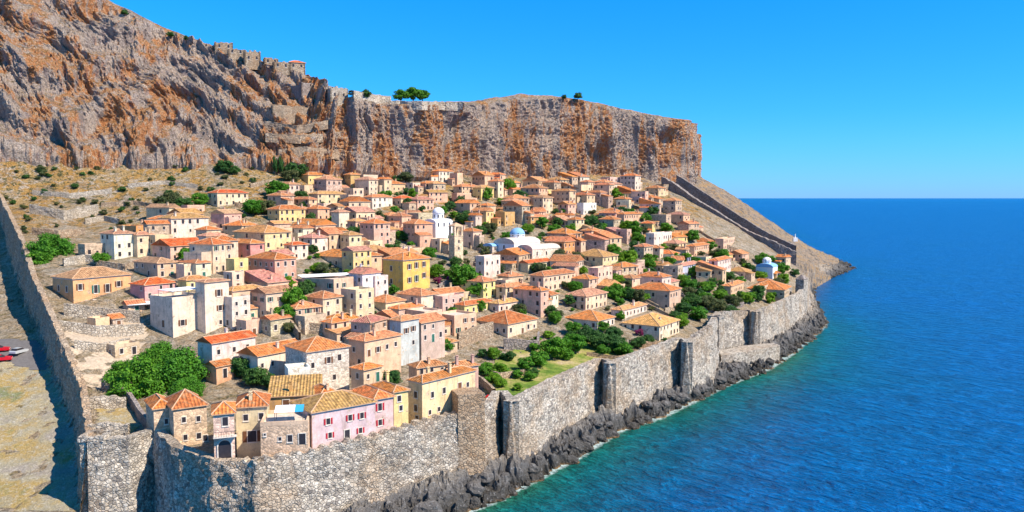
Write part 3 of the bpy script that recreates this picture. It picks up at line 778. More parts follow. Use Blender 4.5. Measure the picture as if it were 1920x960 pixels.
def win_meshes(kind, w, h):
    key = (kind, w, h)
    if key not in WINMESH:
        f = MB(); t = .12
        f.box(-w/2-t, -w/2, -.07, .05, -t, h+t); f.box(w/2, w/2+t, -.07, .05, -t, h+t)
        f.box(-w/2, w/2, -.07, .05, h, h+t); f.box(-w/2-t-.05, w/2+t+.05, -.13, .05, -t-.1, -t+.001 if False else -t)
        f.box(-w/2, w/2, -.07, .05, -t, 0)
        p = MB(); p.box(-w/2, w/2, -.03, .04, 0, h)
        if kind == 'plain': pm = M['dark']
        elif kind == 'red': pm = M['redpaint']
        elif kind == 'wood': pm = M['wood']
        elif kind == 'green': pm = M['greenpaint']
        s = MB()
        if kind in ('red', 'green', 'wood'):
            s.box(-w*.23, w*.23, -.10, -.05, 0, h)
        WINMESH[key] = (f.mesh('window_frame', [M['trim']]), p.mesh('window_pane', [M['dark']]), s.mesh('shutter', [pm]) if s.v else None)
    return WINMESH[key]
FARWIN = {}
def far_win(w, h):
    if (w, h) not in FARWIN:
        m = MB(); m.box(-w/2, w/2, -.05, .05, 0, h, 0); t = .12
        m.box(-w/2-t, w/2+t, -.10, .05, -t-.1, 0, 1)
        FARWIN[(w, h)] = m.mesh('window', [M['dark'], M['trim']])
    return FARWIN[(w, h)]
def add_window(root, x, y, z, ang, w=.9, h=1.3, kind='plain', near=True, name='window'):
    if near:
        f, p, s = win_meshes(kind, w, h)
        o = link(name, f, root, (x, y, z), ang); link('pane', p, o)
        if s:
            link('shutter', s, o, (-w/2-.12-w*.23, 0, 0)); link('shutter', s, o, (w/2+.12+w*.23, 0, 0))
    else: o = link(name, far_win(w, h), root, (x, y, z), ang)
    return o
def door(root, x, y, z, ang, w=1.1, h=2.1, kind='wood'):
    f = MB(); t = .15
    f.box(-w/2-t, -w/2, -.09, .05, 0, h+t); f.box(w/2, w/2+t, -.09, .05, 0, h+t); f.box(-w/2, w/2, -.09, .05, h, h+t); f.box(-w/2, w/2, -.03, .04, 0, h, 1)
    return f.build('door', [M['trim'], M[{'wood':'wood','red':'redpaint','green':'greenpaint','dark':'dark'}[kind]]], root, loc=(x, y, z), rz=ang)
def roof_mesh(kind, w, l, pitch=.40, ov=.38):
    """local x 0..w, y 0..l, eave at z=0"""
    mb = MB(); x0, x1, y0, y1 = -ov, w+ov, -ov, l+ov; t = .16; W_, L_ = x1-x0, y1-y0; z0 = -ov*pitch*.5
    def sl(pts, eave_a, eave_b):
        a = Vector(eave_a); e = (Vector(eave_b)-a).normalized(); n = (Vector(pts[1])-Vector(pts[0])).cross(Vector(pts[2])-Vector(pts[0])).normalized(); u = n.cross(e)
        mb.face(pts, 0, [((Vector(p)-a).dot(e), (Vector(p)-a).dot(u)) for p in pts])
    zt_ = z0+t; c = [(x0,y0,zt_),(x1,y0,zt_),(x1,y1,zt_),(x0,y1,zt_)]; lines = []
    if kind in ('hip', 'pyr'):
        if W_ >= L_: h = L_/2*pitch; r = [(x0+L_/2*(1 if kind=='hip' else W_/L_), (y0+y1)/2, zt_+h), (x1-L_/2*(1 if kind=='hip' else W_/L_), (y0+y1)/2, zt_+h)]
        else: h = W_/2*pitch; r = [((x0+x1)/2, y0+W_/2, zt_+h), ((x0+x1)/2, y1-W_/2, zt_+h)]
        if kind == 'pyr': m_ = ((x0+x1)/2, (y0+y1)/2, zt_+h); r = [m_, m_]
        deg = (Vector(r[0])-Vector(r[1])).length < .05
        if deg:
            m_ = r[0]
            for i in range(4): sl([c[i], c[(i+1) % 4], m_], c[i], c[(i+1) % 4])
            lines = [(k, m_) for k in c]
        elif W_ >= L_:
            sl([c[0], c[1], r[1], r[0]], c[0], c[1]); sl([c[1], c[2], r[1]], c[1], c[2]); sl([c[2], c[3], r[0], r[1]], c[2], c[3]); sl([c[3], c[0], r[0]], c[3], c[0])
            lines = [(c[0], r[0]), (c[3], r[0]), (c[1], r[1]), (c[2], r[1]), (r[0], r[1])]
        else:
            sl([c[0], c[1], r[0]], c[0], c[1]); sl([c[1], c[2], r[1], r[0]], c[1], c[2]); sl([c[2], c[3], r[1]], c[2], c[3]); sl([c[3], c[0], r[0], r[1]], c[3], c[0])
            lines = [(c[0], r[0]), (c[1], r[0]), (c[2], r[1]), (c[3], r[1]), (r[0], r[1])]
    elif kind in ('gx', 'gy'):       # ridge along x or y
        if kind == 'gx':
            h = L_/2*pitch; a, b = (x0, (y0+y1)/2, zt_+h), (x1, (y0+y1)/2, zt_+h)
            sl([c[0], c[1], b, a], c[0], c[1]); sl([c[2], c[3], a, b], c[2], c[3]); mb.face([c[3], c[0], a]); mb.face([c[1], c[2], b])
        else:
            h = W_/2*pitch; a, b = ((x0+x1)/2, y0, zt_+h), ((x0+x1)/2, y1, zt_+h)
            sl([c[1], c[2], b, a], c[1], c[2]); sl([c[3], c[0], a, b], c[3], c[0]); mb.face([c[0], c[1], a]); mb.face([c[2], c[3], b])
        lines = [(a, b)]
    elif kind in ('sx', 'sy'):       # single slope falling to the front (sx) or to the left (sy)
        if kind == 'sx': p = [c[0], c[1], (x1, y1, zt_+L_*pitch*.7), (x0, y1, zt_+L_*pitch*.7)]; sl(p, c[0], c[1]); mb.face([c[1], (x1,y1,zt_), p[2]]); mb.face([(x0,y1,zt_), c[0], p[3]]); mb.face([(x1,y1,zt_), (x0,y1,zt_), p[3], p[2]])
        else: p = [c[3], c[0], (x1, y0, zt_+W_*pitch*.6), (x1, y1, zt_+W_*pitch*.6)]; sl(p, c[3], c[0]); mb.face([c[0], (x1,y0,zt_), p[2]]); mb.face([(x1,y1,zt_), c[3], p[3]]); mb.face([(x1,y0,zt_), (x1,y1,zt_), p[3], p[2]])
    lo = [(x, y, z-t) for x, y, z in c]
    for i in range(4):
        j = (i+1) % 4; mb.face([lo[i], lo[j], c[j], c[i]], 1)
    mb.face(lo[::-1], 1)
    for a, b in lines:
        a, b = Vector(a), Vector(b); mb.tube(a+Vector((0, 0, .02)), b+Vector((0, 0, .02)), .13, .13, 5, 1, True)
    return mb
def chimney(parent, x, y, z, s=.6, h=1.5, colr=(.62,.42,.30)):
    m = MB(); m.box(-s/2, s/2, -s/2, s/2, -1.2, h); m.box(-s/2-.08, s/2+.08, -s/2-.08, s/2+.08, h, h+.12)
    m.box(-s/2+.05, -s/2+.16, -s/2+.05, s/2-.05, h+.12, h+.4); m.box(s/2-.16, s/2-.05, -s/2+.05, s/2-.05, h+.12, h+.4); m.box(-s/2-.05, s/2+.05, -s/2-.05, s/2+.05, h+.4, h+.5)
    return m.build('chimney', M['plaster'], parent, loc=(x, y, z), color=colr)
HOUSES = []
rnd = random.Random(11)
def default_phi(px):
    return float(np.interp(px, [0, 400, 750, 950, 1200, 1450], [57, 55, 52, 51, 55, 61]))
def shade(c, k): return tuple(min(.85, v*k) for v in c)
def make_house(x, y, z, phi, w, l, h, roof='hip', wall='cream', roofc='orange', near=True, stone=None, wins='auto', winl='auto', kind='plain', nchim=None, pitch=.40, name='house', label=None, doors=None, cornice=False, base=5.0, cwin=None, tint=None, wing=False):
    root = empty(name, (x, y, z), phi); r_ = rnd
    if stone is None: stone = wall in ('stone', 'grey', 'brown')
    wc = tuple(v*r_.uniform(.92, 1.08) for v in WALL[wall]) if tint is None else tint
    kr = r_.uniform(.72, 1.12); rc = tuple(v*kr*r_.uniform(.9, 1.1) for v in ROOF[roofc])
    mb = MB(); mb.box(0, w, 0, l, -base, h, 0, False)
    if roof == 'gy': g = w/2*pitch; mb.face([(0, 0, h), (w, 0, h), (w/2, 0, h+g)]); mb.face([(w, l, h), (0, l, h), (w/2, l, h+g)])
    if roof == 'gx': g = l/2*pitch; mb.face([(w, 0, h), (w, l, h), (w, l/2, h+g)]); mb.face([(0, l, h), (0, 0, h), (0, l/2, h+g)])
    wo_ = mb.build('wall', M['hstone' if stone else 'plaster'], root, color=wc)
    if roof == 'flat':
        m2 = MB(); t = .3; ph = .7
        m2.box(-.02, w+.02, -.02, t, h, h+ph); m2.box(-.02, w+.02, l-t, l+.02, h, h+ph); m2.box(-.02, t, t, l-t, h, h+ph); m2.box(w-t, w+.02, t, l-t, h, h+ph)
        m2.build('parapet', M['plaster'], root, color=shade(wc, 1.05))
        ro = wo_; m3 = MB(); m3.box(t, w-t, t, l-t, h-.1, h+.06); m3.build('roof_terrace', M['barrel'], root)
    else:
        ro = roof_mesh(roof, w, l, pitch).build('roof', [M['tiles'], M['ridge']], root, loc=(0, 0, h), color=rc)
    if cornice:
        m4 = MB(); m4.box(-.12, w+.12, -.12, -.002, h-.32, h-.08); m4.box(-.12, -.002, 0, l, h-.32, h-.08); m4.build('cornice', M['trim'], root)
    st = max(1, round(h/3.0)); fh = h/st
    def wall_windows(length, face, prob):
        n = max(1, int(length/2.5)); gap = length/n
        for s in range(st):
            for i in range(n):
                if r_.random() > prob: continue
                u = (i+.5)*gap+r_.uniform(-.15, .15); ww_, hh = r_.choice([(.8, 1.2), (.9, 1.4), (.7, 1.0)])
                zz = s*fh+fh*.36
                if s == 0 and i == n//2 and face == 'f' and near:
                    door(root, u, 0, .05, 0, 1.0, min(2.1, fh-.4), r_.choice(['wood', 'wood', 'green', 'dark'])); continue
                kk = kind if kind != 'mix' else r_.choice(['plain', 'plain', 'wood', 'green'])
                if face == 'f': add_window(root, u, 0, zz, 0, ww_, hh, kk, near)
                else: add_window(root, 0, l-u, zz, -math.pi/2, ww_, hh, kk, near)
    if wins == 'auto': wall_windows(w, 'f', .85)
    if winl == 'auto': wall_windows(l, 'l', .6)
    if cwin:
        for it in cwin:
            face, u, zz, ww_, hh, kk = it
            if kk.startswith('door'):
                door(root, *( (u, 0) if face == 'f' else (0, u)), zz, 0 if face == 'f' else -math.pi/2, ww_, hh, kk[4:] or 'dark'); continue
            if face == 'f': add_window(root, u, 0, zz, 0, ww_, hh, kk, True)
            else: add_window(root, 0, u, zz, -math.pi/2, ww_, hh, kk, True)
    if wing:
        ww2, wl2 = r_.uniform(.45, .75)*w, r_.uniform(.5, .8)*l; wh = h*r_.choice([.5, .6, .7]) if h > 4 else h*.75; side = r_.choice(['f', 'l', 'l', 'r'])
        wx, wy = {'f': (r_.uniform(0, w-ww2), -wl2*.6), 'l': (-ww2*.7, r_.uniform(0, l-wl2)), 'r': (w-.3, r_.uniform(0, l-wl2))}[side]
        if side == 'f': wl2 *= .6
        if side == 'l': ww2 *= .7
        b2 = MB(); b2.box(0, ww2-.003, 0, wl2-.003, -base, wh, 0, False)
        if wall not in ('stone', 'grey', 'brown') and r_.random() < .4: m2_, c2_ = M['hstone'], WALL['stone']
        else: m2_, c2_ = M['hstone' if stone else 'plaster'], shade(wc, r_.uniform(.85, 1.08))
        wg = b2.build('wing', m2_, root, loc=(wx, wy, 0), color=c2_)
        if r_.random() < .65:
            roof_mesh({'f': 'sx', 'l': 'sy', 'r': 'gx'}[side], ww2, wl2, .34, .22).build('wing_roof', [M['tiles'], M['ridge']], wg, loc=(0, 0, wh), color=tuple(v*r_.uniform(.85, 1.1) for v in rc))
        else:
            b3 = MB(); b3.box(.2, ww2-.2, .2, wl2-.2, wh-.05, wh+.05); b3.build('wing_terrace', M['barrel'], wg)
            b3 = MB(); b3.box(-.02, ww2+.02, -.02, .2, wh, wh+.6); b3.box(-.02, .2, .2, wl2, wh, wh+.6); b3.build('parapet', M['plaster'], wg, color=shade(wc, 1.0))
        if near: add_window(wg, ww2*.5, 0, wh*.35, 0, .8, 1.1, 'plain', True)
        else: add_window(wg, ww2*.5, 0, wh*.35, 0, .8, 1.1, 'plain', False)
    nchim = r_.choice([0, 0, 1, 1, 2]) if nchim is None else nchim
    if roof != 'flat':
        for i in range(nchim):
            chimney(ro, r_.uniform(.15, .85)*w, r_.choice([.2, .8])*l, .3, .55, r_.uniform(1.2, 1.9), shade(wc, .95))
    HOUSES.append(dict(root=root, x=x, y=y, z=z, phi=phi, w=w, l=l, h=h, roof=roof, wall=wall, roofc=roofc, st=st, label=label, hand=label is not None))
    return root
def spec_house(xl, xc, xr, ytop, ybot, roof='hip', wall='cream', roofc='orange', phi=None, d=None, **k):
    ph = R(phi if phi is not None else default_phi(xc))
    if d is None:
        hp = hit(xc, ybot)
        if hp is None: hp = at_d(xc, ybot, 600)
        x, y, z = hp
    else: x, y, z = at_d(xc, ybot, d)
    D0 = y*cp-(z-CAM_H)*sp
    def solve(px, dx, dy):
        Ud = px-960; s = (Ud*D0-FPX*x)/(FPX*dx-Ud*dy*cp); return s
    w = min(max(abs(solve(xr, math.cos(ph), math.sin(ph))), 2.5), 20)
    s = solve(xl, -math.sin(ph), math.cos(ph))
    l = min(max(s if s > 0 else 5, 4.0), 16) if xl < xc-1 else k.pop('l', 6)
    if 'l' in k: l = k.pop('l')
    h = max(2.4, (ybot-ytop)*D0/FPX/cp)
    near = y < 245
    win_px = k.pop('win_px', None)
    if win_px:
        cw_ = []
        for (wx, wy, wwid, whei, kk) in win_px:      # pixel of window centre, size in metres
            if wx >= xc:
                u = solve(wx, math.cos(ph), math.sin(ph)); D = D0+u*math.sin(ph)*cp; face = 'f'; yy = y+u*math.sin(ph)
            else:
                u = solve(wx, -math.sin(ph), math.cos(ph)); D = D0+u*math.cos(ph)*cp; face = 'l'; yy = y+u*math.cos(ph)
            zc = at_d(wx, wy, yy)[2]-z-whei/2
            cw_.append((face, u, max(.02, zc), wwid, whei, kk))
        k['cwin'] = cw_; k.setdefault('wins', None); k.setdefault('winl', None)
    return make_house(x, y, z, ph, w, l, h, roof, wall, roofc, near, **k)
S = spec_house
# --- foreground row along the sea wall
S(285,290,325,766,832,'hip','sand','orange',phi=34,d=147,stone=True,l=8,pitch=.65,nchim=0,win_px=[(313,790,.6,1.0,'plain'),(300,812,.6,.9,'plain')],label='leftmost small stone house with a peaked orange roof, against the large leafy trees')
S(322,327,389,766,836,'pyr','sand','orange',phi=34,d=145,stone=True,l=8,pitch=.75,nchim=0,win_px=[(346,787,.7,1.0,'plain'),(373,785,.7,1.0,'plain'),(348,820,.7,1.0,'plain'),(373,817,.8,1.1,'plain'),(385,835,.8,1.1,'plain')],label='stone house with steep peaked orange roof, second from the left behind the sea wall')
arch = S(398,402,441,776,862,'pyr','cream','orange',phi=20,d=134,stone=True,l=7,pitch=.6,nchim=0,win_px=[(424,790,.9,1.5,'plain')],label='tall narrow house with a big archway and balcony behind the sea wall')
S(440,444,502,763,838,'pyr','cream','orange',phi=14,d=140,l=8,pitch=.62,nchim=1,win_px=[(462,783,.8,1.1,'plain'),(491,780,.8,1.1,'plain'),(473,818,1.5,2.0,'wood')],label='cream house with a steep orange roof right of the archway house')
S(485,489,578,799,842,'flat','sand','brown',phi=10,d=136,stone=True,l=8,win_px=[(497,815,.35,.4,'plain'),(525,823,.5,.6,'plain'),(544,822,.8,1.2,'plain'),(567,823,1.1,1.9,'doordark')],label='low stone house with a roof terrace between cream house and pink house')
S(500,505,600,744,790,'sx','ochre','ochre',phi=12,d=154,l=9,pitch=.3,win_px=[(537,762,1.2,2.6,'doorwood'),(578,756,.6,.8,'plain')],label='long low house with an ochre roof behind the terrace house')
S(576,586,704,773,842,'hip','pink','ochre',phi=38,d=140.5,l=9,tint=(.68,.50,.50),cornice=True,nchim=0,kind='red',
  win_px=[(616,790,.75,1.1,'red'),(657,783,.75,1.1,'red'),(679,779,.75,1.1,'red'),(676,807,.7,1.0,'red'),(619,816,.7,1.0,'red'),(651,817,1.0,2.2,'doordark')],label='long pale pink house with red shutters directly behind the sea wall')
S(690,703,738,748,826,'hip','pink','orange',phi=38,d=148.5,l=9,tint=(.68,.46,.42),pitch=.5,cornice=True,nchim=0,win_px=[(713,763,.8,1.4,'red'),(713,792,.75,1.1,'red')],label='taller narrow pink house with two red windows, joined to the long pink house')
S(590,600,640,745,770,'hip','cream','orange',phi=38,d=154,l=7,pitch=.55,nchim=1)
S(732,739,766,735,812,'hip','yellow','orange',phi=40,d=151.5,l=8,tint=(.80,.58,.26),nchim=1,win_px=[(749,747,.8,1.1,'plain'),(752,765,.7,1.0,'plain')],label='narrow yellow house between the pink houses and the large cream house')
S(768,792,891,717,794,'hip','cream','orange',phi=50,d=158,tint=(.82,.60,.34),cornice=True,nchim=2,
  win_px=[(811,740,.8,1.2,'plain'),(833,732,.8,1.2,'plain'),(806,773,.7,.9,'plain'),(823,767,.7,.9,'plain'),(862,727,1.1,2.2,'doorwood'),(877,721,.7,1.0,'plain'),(780,740,.9,1.3,'plain'),(780,765,.9,1.3,'plain'),(782,788,.9,1.3,'plain')],
  label='large cream house with orange hipped roof beside the square stone bastion')
S(770,782,838,690,730,'hip','peach','terracotta',phi=34,d=176,nchim=1)
S(838,850,897,690,735,'hip','rose','terracotta',phi=34,d=178,nchim=2)
# --- second row
S(690,748,758,604,650,'gx','rose','terracotta',tint=(.42,.33,.34),nchim=0)
S(372,399,480,644,708,'gx','pink','scarlet',d=178,tint=(.78,.62,.55),nchim=1,label='long pinkish-white house with a bright scarlet roof above the large leafy trees',win_px=[(411,660,.8,1.1,'plain'),(440,655,.8,1.1,'plain'),(465,650,.8,1.1,'plain'),(411,690,.8,1.1,'plain')])
S(402,406,438,688,712,'gx','orange','orange',d=176,l=4,nchim=0,tint=(.70,.38,.22))
S(480,484,570,668,704,'gx','white','orange',d=178,l=7,pitch=.45,nchim=1,label='long white house wing with an orange roof left of the big hipped stone house')
S(562,576,655,660,724,'hip','white','orange',phi=42,d=172,stone=True,tint=(.66,.57,.48),cornice=True,l=10,nchim=0,win_px=[(617,675,.9,1.4,'wood'),(637,670,.9,1.4,'plain'),(587,685,.8,1.2,'plain'),(627,707,.8,1.2,'plain')],label='big pale stone house with a wide orange hipped roof and stone corners')
S(530,541,583,697,724,'flat','limewhite','brown',phi=24,d=166,l=5,nchim=0,label='small whitewashed flat-roofed box in front of the big hipped stone house',win_px=[(568,714,.7,.9,'plain')])
S(655,684,752,640,690,'hip','peach','terracotta',d=186,nchim=1,win_px=[(692,662,.9,1.6,'doorwood'),(709,655,.8,1.3,'wood'),(726,650,.8,1.1,'plain'),(742,645,.8,1.1,'plain'),(664,655,.8,1.1,'plain'),(674,680,1.0,1.6,'plain')],label='peach house with a terracotta roof and a terrace, above the pink houses')
S(668,682,716,694,722,'hip','sand','orange',d=170,nchim=0)
S(738,752,786,602,668,'hip','bluegrey','terracotta',d=200,nchim=0,win_px=[(762,620,.8,1.3,'wood'),(775,616,.8,1.3,'wood'),(775,642,.8,1.1,'plain')],label='pale blue tower house with a long shaded side in the lower town')
S(786,790,834,606,646,'gx','lilac','terracotta',d=206,l=7,tint=(.58,.42,.34))
S(730,748,794,580,606,'hip','rose','orange')
S(616,632,700,625,650,'sx','peach','ochre',nchim=0,pitch=.25)
S(283,325,386,563,634,'flat','white','brown',nchim=0,tint=(.78,.61,.47),win_px=[(307,607,1.1,1.8,'plain'),(343,605,1.1,1.5,'wood'),(377,600,1.0,1.7,'wood'),(381,577,.8,1.3,'plain')],label='big off-white house with a canopied roof terrace above the leafy trees')
S(372,386,431,530,626,'hip','white','pink',nchim=0,tint=(.80,.63,.49),pitch=.2,win_px=[(412,549,1.0,1.7,'wood'),(414,577,1.0,1.4,'wood'),(414,604,.8,1.1,'plain')],label='tall off-white tower part at the right end of the canopied house')
S(426,436,470,562,618,'flat','white','brown',nchim=0,tint=(.72,.60,.50))
S(430,437,496,546,602,'hip','sand','ochre',nchim=0,win_px=[(482,558,1.1,1.7,'wood'),(455,590,.7,1.0,'plain')],label='sand-coloured house with a low ochre roof right of the tall white tower house')
S(101,139,247,523,588,'hip','orange','brown',d=212,nchim=0,cornice=True,tint=(.76,.40,.19),
  win_px=[(152,538,1.0,1.6,'wood'),(181,542,1.0,2.2,'green'),(203,540,1.0,2.2,'wood'),(224,532,1.0,1.5,'wood'),(163,567,.8,1.1,'plain'),(232,557,.8,.9,'plain'),(112,540,.9,1.5,'plain'),(127,542,.9,1.5,'plain'),(205,570,1.0,2.0,'doorwood')],
  label='large orange-walled house with a balcony beside the west wall')
S(245,272,331,535,566,'hip','rose','scarlet',nchim=0,tint=(.72,.36,.34),label='low pink house with a wide bright scarlet roof right of the orange house')
S(232,240,272,572,590,'gx','sand','terracotta',phi=42,l=4)
S(190,215,252,439,487,'hip','white','pink',nchim=2,label='leftmost house of the upper row, pale with chimneys, right of the far-left tree')
S(252,258,290,441,483,'hip','cream','brown',nchim=2)
S(288,292,325,445,480,'flat','sand','brown',nchim=1)
S(298,322,392,410,458,'hip','white','ochre',nchim=1,label='large off-white house with an ochre roof in the upper left of town')
S(286,320,386,462,490,'gx','pink','scarlet',nchim=0)
S(384,388,426,443,486,'hip','white','pink',nchim=0)
S(252,296,332,494,524,'hip','sand','brown',nchim=0)
S(330,368,396,494,524,'hip','white','terracotta',nchim=1)
S(340,350,392,526,548,'hip','yellow','terracotta',nchim=0)
S(427,470,496,457,492,'hip','pink','orange',nchim=0,tint=(.70,.30,.26),label='reddish house with a deep red shaded side and orange roof in the upper left')
S(440,497,546,437,486,'hip','yellow','ochre',nchim=0,tint=(.80,.62,.32),label='tall pale yellow house with an ochre roof and arched windows, upper left')
S(508,515,545,420,450,'gx','rose','ochre',nchim=0)
S(464,516,556,487,528,'hip','peach','orange',nchim=0,tint=(.66,.34,.24),label='terracotta-walled house with a shaded porch left of the cafe canopy')
S(436,440,466,490,522,'flat','yellow','brown')
S(430,436,458,515,545,'flat','cream','brown')
S(540,548,578,460,488,'hip','white','scarlet')
S(583,646,688,483,506,'hip','cream','orange',nchim=1)
S(572,606,642,560,602,'hip','cream','terracotta',nchim=0)
S(640,668,702,548,605,'flat','cream','brown')
S(655,680,714,514,560,'gy','limewhite','pink',nchim=1,label='white gabled house just left of the tall yellow villa')
S(700,704,728,522,560,'flat','white','brown')
S(719,756,806,488,548,'hip','yellow','orange',cornice=True,tint=(.80,.50,.13),nchim=1,win_px=[(768,500,.9,1.6,'wood'),(781,497,.9,1.8,'wood'),(795,495,.9,1.6,'wood'),(768,525,.9,1.6,'wood'),(781,522,.9,2.0,'green'),(795,516,.9,1.6,'wood'),(734,503,.9,1.5,'plain'),(734,527,.9,1.5,'plain')],label='tall bright yellow villa with an orange roof in the middle of town')
S(745,790,822,555,588,'hip','white','terracotta')
S(826,830,870,560,590,'flat','rose','brown')
S(865,871,925,573,594,'hip','yellow','orange')
S(928,935,975,570,590,'hip','white','ochre')
S(889,952,1007,608,634,'hip','cream','orange',nchim=1,label='wide low house with a large orange hipped roof above the green gardens')
S(940,948,990,539,568,'hip','cream','terracotta')
S(896,908,938,484,524,'flat','white','brown',tint=(.80,.62,.52),label='tall pale cube-shaped house right of the dark tree in mid town')
S(994,1019,1078,518,550,'hip','cream','terracotta')
S(972,990,1034,494,512,'gx','cream','scarlet',label='low house with a bright scarlet roof below the blue-domed church')
S(1074,1130,1158,482,508,'hip','cream','ochre',tint=(.82,.62,.34),label='cream house with a broad ochre roof left of the bright green tree')
S(1116,1121,1148,506,545,'flat','pink','brown')
S(1072,1104,1121,524,550,'hip','pink','orange')
S(1060,1098,1138,556,585,'hip','pink','pink')
S(1058,1120,1152,602,622,'hip','white','orange')
S(1150,1166,1212,582,600,'hip','white','ochre')
S(1166,1236,1273,612,640,'hip','white','ochre',nchim=1,label='house with a wide ochre roof standing just behind the sea wall right of the gardens')
S(1182,1255,1276,546,584,'hip','rose','orange',nchim=0,label='large rose pink house with a long orange roof above the right-hand gardens')
S(1398,1470,1482,544,576,'hip','stone','orange',phi=62,nchim=1,d=345,label='orange-roofed stone house at the eastern corner beside the broken arches')
S(1330,1345,1392,489,524,'hip','white','orange')
S(1272,1280,1325,499,522,'hip','bluegrey','pink',tint=(.5,.52,.66))
S(1355,1370,1402,537,556,'hip','peach','terracotta')
S(1218,1226,1262,440,470,'flat','white','brown')
S(1165,1170,1230,402,425,'hip','peach','orange')
# --- upper middle
S(390,408,466,362,388,'hip','cream','scarlet',nchim=0,label='highest house on the left, cream with a long bright orange roof, below the cliff')
S(502,524,573,393,420,'hip','yellow','orange',nchim=0,label='pale yellow house with a pink-orange roof among trees, upper left of centre')
S(572,596,618,392,415,'hip','peach','orange')
S(562,578,622,328,346,'hip','yellow','orange',label='small yellow house with an orange roof right of the twin cypresses')
S(580,596,648,364,384,'hip','cream','ochre')
S(622,636,655,398,432,'hip','white','pink')
S(682,698,736,370,392,'hip','white','terracotta')
S(690,735,760,345,362,'hip','peach','orange')
S(735,752,776,372,388,'hip','cream','scarlet')
S(782,796,846,326,340,'hip','orange','orange',tint=(.72,.42,.22))
S(784,798,834,344,362,'hip','peach','orange')
S(850,866,900,350,368,'hip','peach','terracotta')
S(886,902,926,352,376,'hip','yellow','ochre')
S(957,962,984,355,368,'gx','peach','orange')
S(1140,1147,1166,345,358,'hip','pink','pink')
S(1085,1094,1118,383,403,'flat','limewhite','brown',label='small bright white cube house in the upper right of town')

for a in [(500,508,545,600,632,'gx','stone','terracotta'),(566,572,612,598,628,'flat','stone','brown'),(610,622,655,606,640,'hip','sand','orange'),(455,462,492,606,634,'flat','sand','brown'),
          (340,346,380,500,528,'flat','cream','brown'),(150,160,205,462,486,'flat','stone','brown'),(262,272,300,424,446,'hip','sand','brown'),(342,352,384,388,406,'flat','peach','brown'),(205,214,250,520,548,'flat','sand','brown'),
          (1290,1302,1340,462,486,'hip','peach','orange'),(1345,1356,1385,450,470,'flat','sand','brown'),(1420,1432,1462,540,560,'flat','stone','brown')]:
    if a[0] in (205,): continue
    S(*a)
for a in [(170,180,206,602,622,'flat','sand','brown'),(206,212,232,598,618,'gx','stone','orange'),(206,216,262,655,672,'flat','stone','brown'),(455,462,486,580,604,'hip','sand','terracotta')]:
    S(*a, base=3.0, nchim=0)
# ------------------------------------------------------------------ churches
def windows_ring(root, n, r, z, w, h):
    for i in range(n):
        a = 2*math.pi*i/n
        link('window', far_win(w, h), root, (r*math.cos(a), r*math.sin(a), z), a+math.pi/2)
def domed_church(name, px, py, d, phi, w, l, h, dr, label, dome, wallm, roofm=None, drumh=2.5, zbase=None):
    x, y, z = at_d(px, py, d) if d else hit(px, py)
    root = empty(name, (x, y, z), R(phi)); tag(root, label, 'church')
    b = MB(); b.box(-w/2, w/2, -l/2, l/2, -5, h)
    b.face([(-w/2,-l/2,h),(-w/2,l/2,h),(-w/2,0,h+l*.18)][::-1]); b.face([(w/2,-l/2,h),(w/2,l/2,h),(w/2,0,h+l*.18)])
    b.build('wall', wallm, root, color=WALL['white'])
    rf = MB(); a0 = 9
    for i in range(a0):                 # shallow vault over the nave
        t0, t1 = math.pi*i/a0, math.pi*(i+1)/a0
        y0, z0, y1, z1 = -math.cos(t0)*(l/2+.15), math.sin(t0)*l*.22, -math.cos(t1)*(l/2+.15), math.sin(t1)*l*.22
        rf.face([(-w/2-.15,y0,h+z0+.05),(w/2+.15,y0,h+z0+.05),(w/2+.15,y1,h+z1+.05),(-w/2-.15,y1,h+z1+.05)])
    rf.face([(-w/2-.15, -math.cos(math.pi*i/a0)*(l/2+.15), h+.05+math.sin(math.pi*i/a0)*l*.22) for i in range(a0+1)][::-1])
    rf.face([(w/2+.15, -math.cos(math.pi*i/a0)*(l/2+.15), h+.05+math.sin(math.pi*i/a0)*l*.22) for i in range(a0+1)])
    rf.build('vaulted_roof', roofm or M['limewash'], root)
    if dr:
        zb = h+l*.2
        dm = MB(); dm.lathe([(dr, zb-1), (dr, zb+drumh), (dr+.2, zb+drumh), (dr+.2, zb+drumh+.2)], n=16); dr_o = dm.build('drum', M['limewash'], root)
        windows_ring(root, 8, dr, zb+.7, .5, 1.2)
        dd = MB(); dd.lathe([((dr+.1)*math.cos(t), zb+drumh+.2+(dr)*.9*math.sin(t)) for t in [math.pi/2*i/8 for i in range(9)]], n=20)
        dd.build('dome', dome, root)
        c = MB(); zt_ = zb+drumh+.2+dr*.9; c.box(-.06, .06, -.06, .06, zt_-.1, zt_+1.1); c.box(-.35, .35, -.05, .05, zt_+.6, zt_+.72); c.build('cross', M['metal'], root)
    for i in range(3): link('window', far_win(.7, 1.4), root, (-w/2+(i+.5)*w/3, -l/2, h*.45), 0)
    link('window', far_win(.7, 1.4), root, (-w/2, 0, h*.5), -math.pi/2)
    return root
domed_church('domed_church', 822, 430, 325, 50, 9.5, 6.5, 2.8, 2.3, 'whitewashed church with a round drum and dome in mid town', M['limewash'], M['limewash'])
domed_church('domed_church', 970, 474, 318, 52, 17, 10, 4.0, 2.9, 'white church with a pale blue dome and vaulted roofs right of mid town', M['bluedome'], M['limewash'], M['barrel'], 1.2)
domed_church('barrel_church', 930, 474, 316, 46, 9, 5, 2.8, 0, 'low hall with a blue-white vaulted roof left of the blue-domed church', M['bluedome'], M['barrel'], M['bluedome'])
domed_church('barrel_church', 1010, 486, 312, 46, 16, 8, 4.2, 0, 'long beige stone church hall with a vaulted roof below the blue dome', M['barrel'], M['hstone'], M['barrel'])
